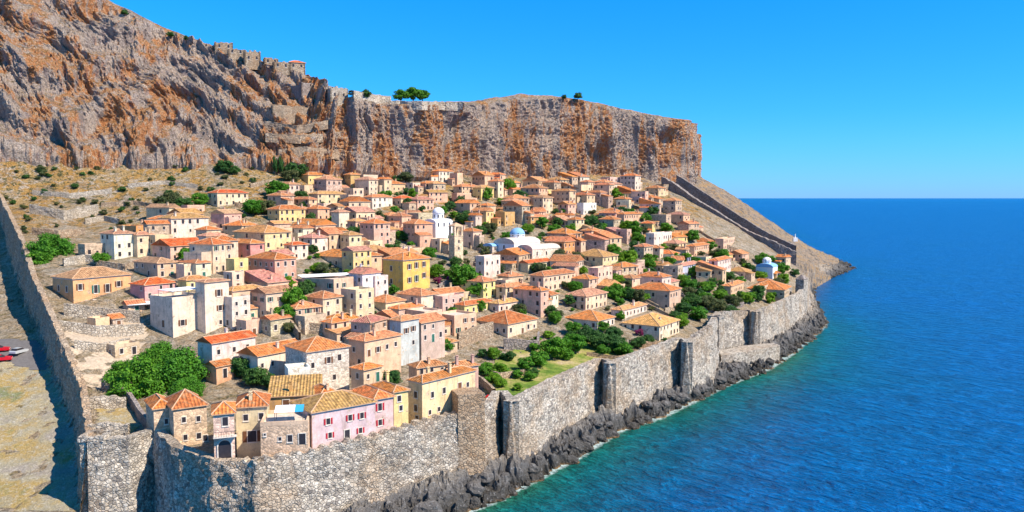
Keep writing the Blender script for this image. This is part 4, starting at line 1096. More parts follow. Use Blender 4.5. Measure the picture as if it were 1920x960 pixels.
domed_church('seaside_church', 1437, 527, 385, 58, 9, 8, 7.0, 2.0, 'bright white church with a blue-tinted upper floor near the eastern corner', M['limewash'], M['limewash'], M['bluedome'], 1.0)
def bell_tower(px, py, d, s, h, label):
    x, y, z = at_d(px, py, d); root = empty('bell_tower', (x, y, z), R(38)); tag(root, label, 'tower'); zb = h*.66
    m = MB(); m.box(-s/2, s/2, -s/2, s/2, -3, zb); m.box(-s/2-.12, s/2+.12, -s/2-.12, s/2+.12, zb, zb+.25)
    p = s*.18
    for sx_ in (-1, 1):
        for sy_ in (-1, 1): m.box(sx_*s/2-(p if sx_ > 0 else 0), sx_*s/2+(p if sx_ < 0 else 0), sy_*s/2-(p if sy_ > 0 else 0), sy_*s/2+(p if sy_ < 0 else 0), zb+.25, h)
    m.box(-s/2-.1, s/2+.1, -s/2-.1, s/2+.1, h, h+.3); m.build('shaft', M['hstone'], root, color=WALL['cream'])
    r_ = MB(); a = s/2+.1
    for q, t in (((-a,-a),(a,-a)), ((a,-a),(a,a)), ((a,a),(-a,a)), ((-a,a),(-a,-a))): r_.face([(*q, h+.3), (*t, h+.3), (0, 0, h+1.5)])
    r_.build('roof', M['ridge'], root)
    b = MB(); b.lathe([(0, h-.3), (.25, h-.5), (.35, h-1.0), (.5, h-1.2)], n=10); b.build('bell', M['metal'], root)
    for k in range(2): link('window', far_win(.6, 1.1), root, (0, -s/2, 2+k*2.5), 0)
bell_tower(855, 478, 296, 3.8, 10.5, 'square stone bell tower below the whitewashed domed church')

# --- filling the slope with further houses
def rect_corners(x, y, phi, w, l, m=0.0):
    c, s = math.cos(phi), math.sin(phi)
    return [(x+a*c-b*s, y+a*s+b*c) for a, b in ((-m, -m), (w+m, -m), (w+m, l+m), (-m, l+m))]
def sat(A, B_):
    for P_ in (A, B_):
        for i in range(2):
            ex, ey = P_[i+1][0]-P_[i][0], P_[i+1][1]-P_[i][1]; nx, ny = -ey, ex
            a = [p[0]*nx+p[1]*ny for p in A]; b = [p[0]*nx+p[1]*ny for p in B_]
            if max(a) < min(b) or max(b) < min(a): return False
    return True
def inpoly(x, y, poly):
    r = False; n = len(poly)
    for i in range(n):
        x0, y0 = poly[i]; x1, y1 = poly[(i+1) % n]
        if (y0 > y) != (y1 > y) and x < (x1-x0)*(y-y0)/(y1-y0)+x0: r = not r
    return r
TOWN = [(245,470),(300,420),(420,425),(500,425),(560,350),(600,335),(680,333),(780,330),(850,342),(960,352),(1100,348),(1235,358),(1260,400),(1320,450),(1395,490),(1480,510),(1470,545),(1400,560),(1330,560),(1280,610),(1160,600),(1060,590),(1040,612),(930,600),(880,640),(830,690),(760,660),(690,700),(655,640),(560,640),(500,650),(490,600),(435,530),(330,500)]
KEEP = [[(795,385),(880,385),(885,470),(795,470)],[(893,430),(1050,430),(1058,508),(888,505)],[(480,300),(600,300),(560,350),(480,360)],[(835,480),(905,480),(915,560),(810,540),(810,500)],[(560,500),(660,500),(660,545),(500,610),(510,560)],
        [(1150,468),(1205,468),(1205,500),(1150,500)],[(1275,535),(1400,545),(1390,600),(1275,600)],[(380,385),(500,375),(540,420),(440,440),(400,425)],[(1408,482),(1462,482),(1462,530),(1408,530)],[(540,415),(640,415),(640,440),(540,440)]]
RC = [rect_corners(h['x'], h['y'], h['phi'], h['w'], h['l'], -.4) for h in HOUSES]
HPIX = [(h, proj(h['x'], h['y'], h['z']+h['h']*.5)) for h in HOUSES]
fr = random.Random(23)
count = 0
for t in range(16000):
    if len(HOUSES) >= 299: print('tries', t); break
    py = 330+(fr.random()**1.5)*340; px = fr.uniform(245, 1480)
    if not inpoly(px, py, TOWN) or any(inpoly(px, py, k) for k in KEEP): continue
    hp = hit(px, py)
    if hp is None: continue
    x, y, z = hp; ph = R(default_phi(px)+fr.choice([-16, -9, -4, 0, 4, 9, 15])+(90 if fr.random() < .0 else 0))
    w, l = fr.uniform(4.2, 10.5), fr.uniform(4.5, 12); h = fr.choice([3.0, 3.4, 4.6, 5.4, 5.8, 6.4, 7.0, 8.6])
    rc = rect_corners(x, y, ph, w, l, -.1)
    if any(abs(q[0][0]-x) < 30 and abs(q[0][1]-y) < 30 and sat(rc, q) for q in RC): continue
    # do not stand in front of a measured house
    wpx = 8*FPX/y; bad = False
    for hh, (hx, hy) in HPIX:
        if hh['hand'] and hh['y'] > y and abs(hx-px) < wpx*.9 and 0 < py-hy < (h+3)*FPX/y*.9: bad = True; break
    if bad: continue
    RC.append(rect_corners(x, y, ph, w, l, -.2))
    wall = fr.choice(['cream']*7+['sand']*7+['peach']*8+['pink']*3+['white']*2+['stone']*6+['yellow', 'ochre', 'rose', 'orange'])
    rfc = fr.choice(['orange']*8+['terracotta']*7+['brown']*3+['ochre']*2+['pink']*2)
    rf = fr.choice(['hip']*7+['gx']*3+['gy']*2+['flat']*3+['sx'])
    if rf == 'flat': h = min(h, 6.2)
    make_house(x, y, z, ph, w, l, h, rf, wall, rfc, y < 245, wing=fr.random() < .62, kind='mix' if y < 245 else 'plain', name='stone_house' if wall in ('stone', 'grey', 'brown') else 'house')
    count += 1
print('HOUSES', len(HOUSES), 'filled', count)

# ------------------------------------------------------------------ details on houses: balconies, arch, canopies
o = arch
m = MB(); wA = [h for h in HOUSES if h['root'] is arch][0]['w']
m.box(-.1, wA+.3, -1.1, -.003, 3.9, 4.05); m.build('balcony', M['trim'], arch)
m = MB(); 
for i in range(9): m.box(-.05+i*wA/8.2, .0+i*wA/8.2, -1.05, -1.0, 4.05, 4.9)
m.box(-.1, wA+.3, -1.08, -1.0, 4.9, 4.97); m.build('railing', M['metal'], arch)
m = MB(); r0 = 1.15; cxA = wA/2; pts = [(cxA-r0, .1)]+[(cxA-r0*math.cos(math.pi*k/12), 2.2+r0*math.sin(math.pi*k/12)) for k in range(13)]+[(cxA+r0, .1)]
m.face([(a, -.03, b) for a, b in pts][::-1]); m.build('archway', M['dark'], arch)
m = MB()
for (a, b), (c, d_) in zip(pts, pts[1:]):
    va, vb = Vector((a, 0, b)), Vector((c, 0, d_)); m.tube((a, -.06, b), (c, -.06, d_), .14, .14, 5)
m.build('arch_surround', M['trim'], arch)
oh = [h for h in HOUSES if h['label'] and h['label'].startswith('large orange-walled')][0]
m = MB(); m.box(oh['w']*.28, oh['w']*.78, -1.2, -.003, 3.2, 3.35); m.build('balcony', M['trim'], oh['root'])
m = MB()
for i in range(16): m.box(oh['w']*(.28+i/32), oh['w']*(.28+i/32)+.05, -1.18, -1.13, 3.35, 4.2)
m.box(oh['w']*.28, oh['w']*.78, -1.2, -1.12, 4.2, 4.28); m.build('railing', M['metal'], oh['root'])

def canopy(name, px, py, d, phi, w, l, h, mat, label, z=None, slope=.3, lift=0):
    x, y, z0 = at_d(px, py, d) if d else hit(px, py)
    root = empty(name, (x, y, z0+lift), R(phi)); tag(root, label, 'canopy')
    m = MB(); m.face([(0,0,h),(w,0,h),(w,l,h+slope),(0,l,h+slope)]); m.face([(0,0,h-.1),(0,l,h+slope-.1),(w,l,h+slope-.1),(w,0,h-.1)])
    for p, q in (((0,0,h),(w,0,h)), ((w,0,h),(w,l,h+slope)), ((w,l,h+slope),(0,l,h+slope)), ((0,l,h+slope),(0,0,h))): m.face([(p[0],p[1],p[2]-.1),(q[0],q[1],q[2]-.1),q,p])
    m.build('awning', mat, root)
    for i, (a, b) in enumerate(((.1,.1),(w-.1,.1),(w-.1,l-.1),(.1,l-.1),(w/2,.1))):
        p = MB(); p.tube((a, b, -.5), (a, b, h-.12), .06, .06, 6); p.build('post', M['metal'], root)
    return root
ch = [h for h in HOUSES if h['label'] and h['label'].startswith('big off-white')][0]
c_, s_ = math.cos(ch['phi']), math.sin(ch['phi'])
cr = empty('roof_canopy', (ch['x'], ch['y'], ch['z']+ch['h']), ch['phi']); tag(cr, 'flat white canopy on the roof terrace of the big off-white house', 'canopy')
m = MB(); m.box(.2, ch['w']-.3, .2, min(ch['l'], 7)-.3, 2.2, 2.3); m.build('awning', M['white'], cr)
for a in (.3, ch['w']/2, ch['w']-.4):
    for b in (.3, min(ch['l'], 7)-.5):
        p = MB(); p.tube((a, b, .05), (a, b, 2.2), .06, .06, 6); p.build('post', M['metal'], cr)
canopy('cafe_canopy', 566, 540, None, 30, 17, 5, 3.2, M['white'], 'long white canopy over a shaded cafe terrace left of the yellow villa')
canopy('white_canopy', 240, 592, None, 30, 7, 4, 2.8, M['white'], 'pale canopy beside the big off-white house, in front of the pink house')
th = [h for h in HOUSES if h['label'] and h['label'].startswith('low stone house')][0]
def on_house(h, u, v, name, label, cat):
    c_, s_ = math.cos(h['phi']), math.sin(h['phi'])
    r = empty(name, (h['x']+u*c_-v*s_, h['y']+u*s_+v*c_, h['z']+h['h']+.07), h['phi']); tag(r, label, cat); return r
r = on_house(th, 2.2, 1.2, 'terrace_awning', 'white and pale blue awning on the terrace house roof', 'awning')
m = MB(); m.face([(0,0,1.9),(3.4,0,1.9),(3.4,2.8,2.5),(0,2.8,2.5)]); m.face([(0,0,1.85),(0,2.8,2.45),(3.4,2.8,2.45),(3.4,0,1.85)]); m.build('cloth', M['white'], r)
m = MB(); m.face([(3.45,0,1.9),(4.9,0,1.9),(4.9,2.8,2.5),(3.45,2.8,2.5)]); m.face([(3.45,0,1.85),(3.45,2.8,2.45),(4.9,2.8,2.45),(4.9,0,1.85)]); m.build('cloth', M['blue'], r)
for a, b in ((.05,.05),(4.85,.05),(.05,2.7),(4.85,2.7)):
    p = MB(); p.tube((a, b, 0), (a, b, 1.85+.2*b), .05, .05, 6); p.build('post', M['metal'], r)
# red parasol on the wall walk
def parasol(px, py, mat, label, rad=1.0):
    x, y, z = hit(px, py); root = empty('parasol', (x, y, z), 0); tag(root, label, 'parasol')
    p = MB(); p.tube((0, 0, 0), (0, 0, 2.5), .04, .04, 6); p.build('pole', M['metal'], root)
    c = MB(); n = 8
    for i in range(n):
        a, b = 2*math.pi*i/n, 2*math.pi*(i+1)/n
        c.face([(rad*math.cos(a), rad*math.sin(a), 2.1), (rad*math.cos(b), rad*math.sin(b), 2.1), (0, 0, 2.7)]); c.face([(rad*math.cos(b), rad*math.sin(b), 2.06), (rad*math.cos(a), rad*math.sin(a), 2.06), (0, 0, 2.64)])
    c.build('canopy', mat, root)
parasol(915, 762, M['redcloth'], 'small red parasol on the wall walk right of the square bastion', .7)

# cars
def car(px, py, rz, mat, label, s=1.0):
    x, y, z = hit(px, py); root = empty('parked_car', (x, y, z+.16), rz); tag(root, label, 'car', 'cars parked on the road outside the west wall')
    L_, W_ = 4.2*s, 1.75*s
    sec = [(-L_/2, .35, .75), (-L_/2+.15, .3, .95), (-L_*.30, .3, 1.0), (L_*.22, .3, .98), (L_/2-.1, .3, .82), (L_/2, .35, .6)]
    b = MB()
    for (xa, za, zb), (xc_, zc_, zd) in zip(sec, sec[1:]):
        w0 = W_/2
        b.face([(xa,-w0,za),(xc_,-w0,zc_),(xc_,-w0,zd),(xa,-w0,zb)]); b.face([(xc_,w0,zc_),(xa,w0,za),(xa,w0,zb),(xc_,w0,zd)])
        b.face([(xa,-w0,zb),(xc_,-w0,zd),(xc_,w0,zd),(xa,w0,zb)]); b.face([(xa,w0,za),(xc_,w0,zc_),(xc_,-w0,zc_),(xa,-w0,za)])
    b.face([(-L_/2,W_/2,.35),(-L_/2,-W_/2,.35),(-L_/2,-W_/2,.75),(-L_/2,W_/2,.75)]); b.face([(L_/2,-W_/2,.35),(L_/2,W_/2,.35),(L_/2,W_/2,.6),(L_/2,-W_/2,.6)])
    b.build('body', mat, root)
    c = MB(); q0 = [(-L_*.42,-W_*.46,.99),(L_*.20,-W_*.46,.97),(L_*.20,W_*.46,.97),(-L_*.42,W_*.46,.99)]; q1 = [(-L_*.34,-W_*.38,1.42),(L_*.04,-W_*.38,1.45),(L_*.04,W_*.38,1.45),(-L_*.34,W_*.38,1.42)]
    for i in range(4): j = (i+1) % 4; c.face([q0[i], q0[j], q1[j], q1[i]])
    c.build('windows', M['dark'], root)
    rf = MB(); rf.box(-L_*.34, L_*.04, -W_*.38, W_*.38, 1.44, 1.49); rf.build('roof', mat, root)
    for sx_ in (-.30, .31):
        for sy_ in (-1, 1):
            w_ = MB(); w_.tube((sx_*L_, sy_*W_*.5-.02*sy_, .32), (sx_*L_, sy_*W_*.5-.22*sy_, .32), .32, .32, 14); w_.build('wheel', M['tyre'], root)
    for sy_ in (-1, 1):
        w_ = MB(); w_.box(L_/2-.02, L_/2+.03, sy_*W_*.34-.16, sy_*W_*.34+.16, .58, .72); w_.build('headlight', M['trim'], root)
car(1, 678, R(25), M['carred'], 'red car parked nearest the road edge at the left margin', 1.15)
car(-2, 660, R(25), M['carred'], 'red car behind the nearest red car at the left margin', 1.1)
car(36, 664, R(80), M['cargrey'], 'silver car parked right of the red cars by the west wall')

# lighthouse on the far point
x, y, z = at_d(1491, 446, 640); root = empty('lighthouse', (x, y, z-1), 0); root.scale = (.42, .42, .62); tag(root, 'small white lighthouse on the far eastern point', 'lighthouse')
m = MB(); m.box(-4, 4, -2.5, 2.5, -3, 2.0); m.build('keepers_house', M['limewash'], root)
m = MB(); m.lathe([(1.1, 0), (.85, 5), (1.2, 5), (1.2, 5.2), (.7, 5.2), (.7, 6.3), (0, 7.1)], n=12); m.build('lamp_tower', M['limewash'], root)

# ------------------------------------------------------------------ fortress and ruins on the rock
def box_ruin(name, px, py, d, rz, w, l, h, mat, label, cat='ruin', cren=False, nwin=2, roof=None, base=8):
    x, y, z = cliff_hit(px, py) if d else hit(px, py); root = empty(name, (x, y, z), R(rz)); tag(root, label, cat)
    m = MB(); n = 7; t = .7; rs = random.Random(px)
    def side(ax_, ay_, bx_, by_, nx_, ny_):
        for i in range(n):
            x0, y0 = ax_+(bx_-ax_)*i/n, ay_+(by_-ay_)*i/n; x1, y1 = ax_+(bx_-ax_)*(i+1)/n, ay_+(by_-ay_)*(i+1)/n
            hh = h*(rs.uniform(.82, 1.0) if roof is None else 1)
            P_ = [(x0,y0),(x1,y1),(x1-nx_*t,y1-ny_*t),(x0-nx_*t,y0-ny_*t)]
            for a, b in ((0,1),(1,2),(2,3),(3,0)): m.face([(*P_[a],-base),(*P_[b],-base),(*P_[b],hh),(*P_[a],hh)])
            m.face([(*p, hh) for p in P_])
    side(0, 0, w, 0, 0, -1); side(w, 0, w, l, 1, 0); side(w, l, 0, l, 0, 1); side(0, l, 0, 0, -1, 0)
    m.build('masonry', mat, root)
    for i in range(nwin): link('window_opening', far_win(.9, 1.6), root, ((i+.5)*w/nwin, 0, h*.4), 0)
    if roof: roof_mesh('hip', w, l, .4).build('roof', [M['tiles'], M['ridge']], root, loc=(0, 0, h), color=ROOF[roof])
    return root
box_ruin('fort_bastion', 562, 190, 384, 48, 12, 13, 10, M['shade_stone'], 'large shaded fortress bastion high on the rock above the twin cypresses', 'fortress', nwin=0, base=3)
box_ruin('fort_bastion', 616, 190, 380, 34, 9, 7, 8.5, M['pale_stone'], 'sunlit pale fortress block at the cliff edge right of the shaded bastion', 'fortress', nwin=2, base=9)
box_ruin('fort_bastion', 508, 222, 372, 30, 20, 4, 6, M['warm_stone'], 'low outer fortress wall below the shaded bastion', 'fortress', nwin=0, base=3)
def cliff_wall(name, pts, mat, label, h=2.5, b=1.5, thick=1.0):
    P_ = [cliff_hit(*p[:2]) for p in pts]
    return tag(wall_run(name, [(x, y-.5, z+h, z-b) for x, y, z in P_], mat, thick, None, .2, .03, 1, .4), label, 'wall')
cliff_wall('fort_wall', [(665,178,396),(720,182,400),(735,188,402)], M['pale_stone'], 'short pale wall along the cliff edge left of the clifftop trees', 3)
cliff_wall('rampart', [(x_, 190+(x_-735)*.03, 0) for x_ in range(735, 872, 8)], M['pale_stone'], 'long low rampart along the cliff edge below the clifftop trees', 1.4, 3)
for i, (a, lab) in enumerate([([(500,232,372),(560,240,374),(612,236,380)], 'upper retaining wall of the zigzag path below the fortress'),
          ([(495,262,366),(560,258,370),(610,262,378)], 'middle retaining wall of the zigzag path below the fortress'),
          ([(520,285,360),(580,280,365),(640,288,374)], 'lowest retaining wall of the zigzag path above the cypresses')]):
    cliff_wall('path_wall', a, M['warm_stone'], lab, 2.2, 2, 1.2)
for px_, py_, d_, w_, l_, h_, lab, rf in [(400,92,448,9,5,5,'leftmost roofless ruin on the skyline ridge',None),(428,103,444,8,5,4,'low ruin just right of the leftmost skyline ruin',None),(462,118,440,8,5,8,'tallest tower-like ruin on the skyline ridge',None),
        (492,122,436,7,5,4.5,'small ruin between the tall skyline ruin and the red-roofed chapel',None),(512,128,434,8,5,5,'broken wall ruin just left of the red-roofed chapel',None),(540,128,432,8,6,4,'small chapel with a red dome-like roof on the skyline','scarlet')]:
    box_ruin('ridge_ruin' if rf is None else 'ridge_chapel', px_, py_, d_, 25, w_, l_, h_, M['warm_stone'], lab, 'ruin' if rf is None else 'chapel', roof=rf, base=2)
# ruins below the cliff
box_ruin('ruined_house', 605, 330, None, 32, 8, 6, 6, M['warm_stone'], 'roofless stone house left of the tall dark ruin under the cliff', nwin=2)
box_ruin('ruined_house', 628, 332, None, 32, 7, 6, 5, M['warm_stone'], 'small roofless ruin between the roofless house and the tall dark ruin', nwin=2)
box_ruin('ruined_tower', 676, 335, None, 46, 6, 8, 9, M['warm_stone'], 'tall square ruined tower with a dark side under the cliff', nwin=1)

# ------------------------------------------------------------------ garden and retaining walls inside the town
GW = [([(120,592),(190,600),(262,606)], 3.2, 'pale terrace wall below the large orange-walled house', 'pale_stone'),([(110,622),(180,632),(270,628)], 2.8, 'second pale terrace wall below the orange-walled house', 'pale_stone'),
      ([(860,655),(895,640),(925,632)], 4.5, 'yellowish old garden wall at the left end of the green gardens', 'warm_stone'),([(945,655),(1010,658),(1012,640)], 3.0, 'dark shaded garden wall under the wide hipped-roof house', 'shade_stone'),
      ([(905,700),(935,712),(985,705)], 1.6, 'low wall crossing the left of the green gardens', 'warm_stone'),([(1100,668),(1160,676),(1200,668)], 1.2, 'low pale wall at the right of the green gardens', 'warm_stone'),
      ([(55,400),(120,412),(185,400)], 3.5, 'long pale ruined wall at the foot of the slope, far left', 'pale_stone'),([(60,440),(110,446),(160,440)], 2.5, 'ruined terrace wall above the far-left tree', 'warm_stone'),
      ([(1290,590),(1340,585),(1395,575)], 2.0, 'dark garden wall among trees right of the gardens', 'shade_stone'),([(180,500),(235,508),(255,500)], 2.0, 'low wall in front of the leftmost upper house', 'warm_stone'),
      ([(560,625),(620,632),(650,618)], 3.2, 'stone courtyard wall above the big hipped stone house', 'warm_stone'),([(500,600),(545,618),(560,640)], 2.4, 'curving alley wall below the cafe canopy trees', 'warm_stone'),
      ([(860,700),(900,722),(925,745)], 2.0, 'stone wall walk descending beside the square bastion', 'warm_stone'),([(1180,650),(1225,655),(1265,648)], 2.2, 'garden wall in front of the wide ochre-roofed house', 'warm_stone'),
      ([(1300,430),(1340,455),(1390,475)], 1.6, 'low field wall on the golden slope by the east wall', 'warm_stone'),([(140,655),(190,662),(245,650)], 2.2, 'lowest pale rubble wall above the large leafy trees', 'pale_stone'),([(120,500),(160,492),(185,496)], 2.4, 'ruined wall behind the large orange-walled house', 'pale_stone'),
      ([(60,365),(130,372),(210,362)], 2.0, 'upper ruined terrace wall on the far-left slope under the cliff', 'pale_stone'),([(190,388),(250,384),(300,392)], 1.8, 'rubble wall on the slope above the leftmost upper houses', 'warm_stone'),
      ([(240,352),(310,346),(370,354)], 1.8, 'long rubble wall under the cliff left of the highest orange roof', 'pale_stone'),([(160,420),(195,414),(222,420)], 2.0, 'short ruined wall left of the upper-row chimneys', 'pale_stone'),
      ([(470,352),(510,344),(545,350)], 1.8, 'terrace wall just below the twin cypresses', 'warm_stone'),([(440,388),(500,396),(545,386)], 2.0, 'terrace wall among the upper left trees', 'warm_stone')]
for pts, h, lab, mt in GW:
    Q = [hit(*p) for p in pts]
    w = wall_run('garden_wall', [(x, y, z+h, z-1.5) for x, y, z in Q], M[mt], .6, None, .12, .01, 1, .15)
    tag(w, lab, 'wall')

gr = random.Random(77); AUTOWALL = []
for k in range(300):
    if len(AUTOWALL) >= 46: break
    px_, py_ = gr.uniform(260, 1440), gr.uniform(360, 600)
    if not inpoly(px_, py_, TOWN): continue
    hp = hit(px_, py_)
    if hp is None: continue
    a = R(default_phi(px_)+gr.uniform(-12, 12))+(0 if gr.random() < .6 else math.pi/2); L_ = gr.uniform(5, 12)
    Q = [(hp[0]+math.cos(a)*t, hp[1]+math.sin(a)*t) for t in (0, L_/2, L_)]
    if any(inpoly(q[0], q[1], r) for q in Q for r in RC): continue
    w = wall_run('terrace_wall', [(x, y, ground(x, y)+gr.uniform(.9, 1.8), ground(x, y)-2) for x, y in Q], M[gr.choice(['warm_stone', 'warm_stone', 'shade_stone'])], .5, None, .12, .01, 1, .2)
    tag(w, None, 'wall'); AUTOWALL.append(dict(root=w, px=px_, py=py_))
# ------------------------------------------------------------------ trees
def crown_mesh(name, seed, nclump, nleaf, leafs, mat, ell=(1, 1, .8), core=True):
    rs = np.random.RandomState(seed); cs = []
    while len(cs) < nclump:
        p = rs.uniform(-1, 1, 3); r = np.linalg.norm(p)
        if r < 1 and r > .25: cs.append(p*.78)
    vs, fs = [], []
    for c in cs:
        cr_ = rs.uniform(.20, .36)
        n = nleaf
        d = rs.normal(size=(n, 3)); d /= np.linalg.norm(d, axis=1)[:, None]
        rad = cr_*rs.uniform(.55, 1.08, n)[:, None]; p = (c+d*rad*np.array([1, 1, .85]))*np.array(ell)
        nr = d+rs.normal(size=(n, 3))*.55+np.array([0, 0, .3]); nr /= np.linalg.norm(nr, axis=1)[:, None]
        a = np.cross(nr, rs.normal(size=(n, 3))); a /= np.linalg.norm(a, axis=1)[:, None]; b = np.cross(nr, a)
        s = leafs*rs.uniform(.6, 1.35, n)[:, None]
        q = np.stack([p-a*s*.7, p-b*s*.5, p+a*s*.7, p+b*s*.5], 1)
        b0 = len(vs); vs += [tuple(t) for t in q.reshape(-1, 3)]; fs += [(b0+4*i, b0+4*i+1, b0+4*i+2, b0+4*i+3) for i in range(n)]
    me = bpy.data.meshes.new(name); me.from_pydata(vs, [], fs); me.materials.append(M[mat]); me.update()
    return me
CROWN = {}
bpy.context.view_layer.update(); _dg = bpy.context.evaluated_depsgraph_get()
def seen(x, y, z, r):
    o = Vector((0, 0, CAM_H)); d = Vector((x, y, z))-o; L_ = d.length
    ok_, loc, *_r = scene.ray_cast(_dg, o, d.normalized(), distance=L_-r*.6)
    return not ok_
TREE_AVOID = [rect_corners(h['x'], h['y'], h['phi'], h['w'], h['l'], .3) for h in HOUSES]
def crown(kind, lod, var):
    key = (kind, lod, var)
    if key not in CROWN:
        nc, nl, ls = {'near': (80, 230, .055), 'mid': (46, 120, .085), 'far': (26, 64, .14)}[lod]
        CROWN[key] = crown_mesh('crown', hash(key) % 9999 if False else (len(CROWN)*37+5), nc, nl, ls, kind)
    return CROWN[key]
def trunk_mesh():
    m = MB(); rs = random.Random(3)
    m.tube((0, 0, -.6), (.02, .0, .9), .075, .05, 8, 0, False)
    for k in range(6):
        a = k*1.05+.3; m.tube((.02, 0, .55+.05*k), (.5*math.cos(a), .5*math.sin(a), 1.15+.1*(k % 3)), .035, .012, 6, 0, False)
    return m.mesh('trunk', [M['bark']])
TRUNK = trunk_mesh()
TREES = []
tr = random.Random(31)
def tree(px, py, rpx, kind='leaf', asp=.85, label=None, d=None, name='tree', cat='tree', hscale=1.0):
    """px, py: image position of the crown centre, rpx: crown radius in pixels"""
    if name == 'tree' and sum(t['name'] == 'tree' for t in TREES) >= 282: return
    hp = hit(px, py+rpx*asp*1.05) if d is None else at_d(px, py+rpx*asp, d)
    if hp is None: return
    x, y, z = hp
    if label is None and any(abs(q[0][0]-x) < 25 and abs(q[0][1]-y) < 25 and inpoly(x, y, q) for q in TREE_AVOID): return
    r = rpx*y/FPX
    if label is None and not seen(x, y, z+r*asp*1.2, r): return
    lod = 'near' if rpx > 32 else ('mid' if rpx > 13 else 'far')
    root = empty(name, (x, y, z), tr.uniform(0, 6.28)); 
    c = link('crown', crown(kind, lod, tr.randint(0, 2)), root, (0, 0, r*asp*.95))
    c.scale = (r*1.05, r*1.05, r*asp*1.15)
    t = link('trunk', TRUNK, root); t.scale = (r*.9, r*.9, r*asp*.9)
    tag(root, label, cat)
    TREES.append(dict(root=root, px=px, py=py, r=rpx, kind=kind, label=label, name=name))
tree(262, 715, 58, 'leaf', 1.0, 'largest leafy green tree inside the corner of the west wall', d=172)
tree(335, 690, 52, 'leaf', .95, 'leafy green tree right of the largest one, below the canopied white house', d=176)
tree(300, 668, 40, 'leaf', .9, 'upper rear tree of the big leafy clump inside the west wall', d=186)
tree(350, 730, 34, 'leaf', .9, 'lower front tree of the big leafy clump, above the peaked stone houses', d=166)
tree(232, 700, 34, 'leaf', .9, 'leftmost tree of the big leafy clump inside the west wall', d=176)
tree(455, 683, 24, 'leaf_dark', 1.0, 'tree in front of the scarlet-roofed white house')
tree(480, 702, 24, 'leaf_dark', .9, 'tree left of the small whitewashed box house')
tree(508, 712, 18, 'leaf_dark', .9, 'bushy tree touching the whitewashed box house')
tree(735, 706, 20, 'leaf_dark', .9, 'dark round tree right of the small orange roof, above the pink houses', d=166)
tree(834, 645, 18, 'leaf', .9, 'green tree behind the large cream house')
tree(95, 465, 42, 'leaf', .8, 'wide green tree on the terrace at the far left of the town', d=248)
tree(75, 485, 24, 'leaf', .8, 'smaller green tree left of the wide far-left tree', d=240)
tree(190, 483, 18, 'leaf', .8, 'bushy tree in front of the leftmost upper house')
tree(550, 558, 26, 'leaf', 1.1, 'green tree in the courtyard below the cafe canopy')
tree(532, 585, 22, 'leaf', 1.0, 'lower green tree beside the blue shaded courtyard')
tree(575, 535, 18, 'leaf_dark', .9, 'dark tree at the left end of the cafe canopy')
tree(872, 512, 30, 'leaf', .9, 'large dark green tree right of the yellow villa')
tree(895, 540, 17, 'leaf', .9, 'green tree below the large tree right of the yellow villa')
tree(818, 505, 17, 'leaf_bright', .9, 'light green tree touching the yellow villa')
tree(820, 525, 9, 'leaf_pink', .8, 'magenta flowering bush at the foot of the yellow villa', name='flowering_shrub', cat='shrub')
tree(842, 522, 8, 'leaf_pink', .8, 'second magenta bush right of the yellow villa', name='flowering_shrub', cat='shrub')
tree(1178, 482, 21, 'leaf_bright', .9, 'bright green tree right of the broad ochre roof')
tree(1160, 500, 14, 'leaf', .9, 'green tree just below the bright green tree')
tree(1282, 522, 14, 'leaf_bright', .9, 'lime green tree below the pale blue house')
tree(952, 345, 17, 'leaf_bright', .9, 'bright green tree directly below the cliff')
tree(975, 365, 16, 'leaf_dark', .8, 'dark tree below the bright green tree under the cliff')
tree(664, 434, 24, 'leaf_dark', .55, 'wide dark tree above the long orange roof in mid town')
tree(872, 405, 15, 'leaf_dark', 1.0, 'dark tree right of the whitewashed domed church')
tree(1105, 415, 17, 'leaf_dark', .8, 'dark green tree in the upper right of town')
tree(1130, 418, 11, 'leaf_dark', .8)
for a in [(318,372,24),(345,380,18),(375,372,18),(420,310,18),(440,318,12),(410,400,26),(435,405,18),(520,352,24),(555,315,22),(580,310,20),(545,330,20),(500,385,20),(475,385,22),(525,372,22),(400,432,20),
          (560,425,20),(590,428,18),(620,425,16),(545,345,18),(760,330,16),(745,332,12),(710,358,12),(740,392,10),(1000,352,12),(1050,385,10),(1040,430,16),(1060,455,14),(1045,415,12),(900,430,14),(905,445,12),
          (1180,430,10),(1250,425,14),(1260,440,10),(1075,465,12),(690,432,12),(505,420,12),(300,375,14),(230,420,12),(205,445,12),(565,365,14),(1300,560,20),(1325,565,22),(1310,585,20),(1345,570,20),(1375,562,18),(1290,545,14),(1370,580,16),
          (1480,495,14),(1465,505,12),(1490,510,10),(1405,500,12),(1440,580,9),(1240,560,10),(1000,540,14),(1015,575,16),(1030,580,14),(975,520,12),(1150,552,12),(1210,520,12),(1190,500,10),(940,500,10),(470,520,16),(495,525,14),(640,535,12)]:
    tree(*a, tr.choice(['leaf', 'leaf_dark', 'leaf_dark', 'leaf_dry']), .8)
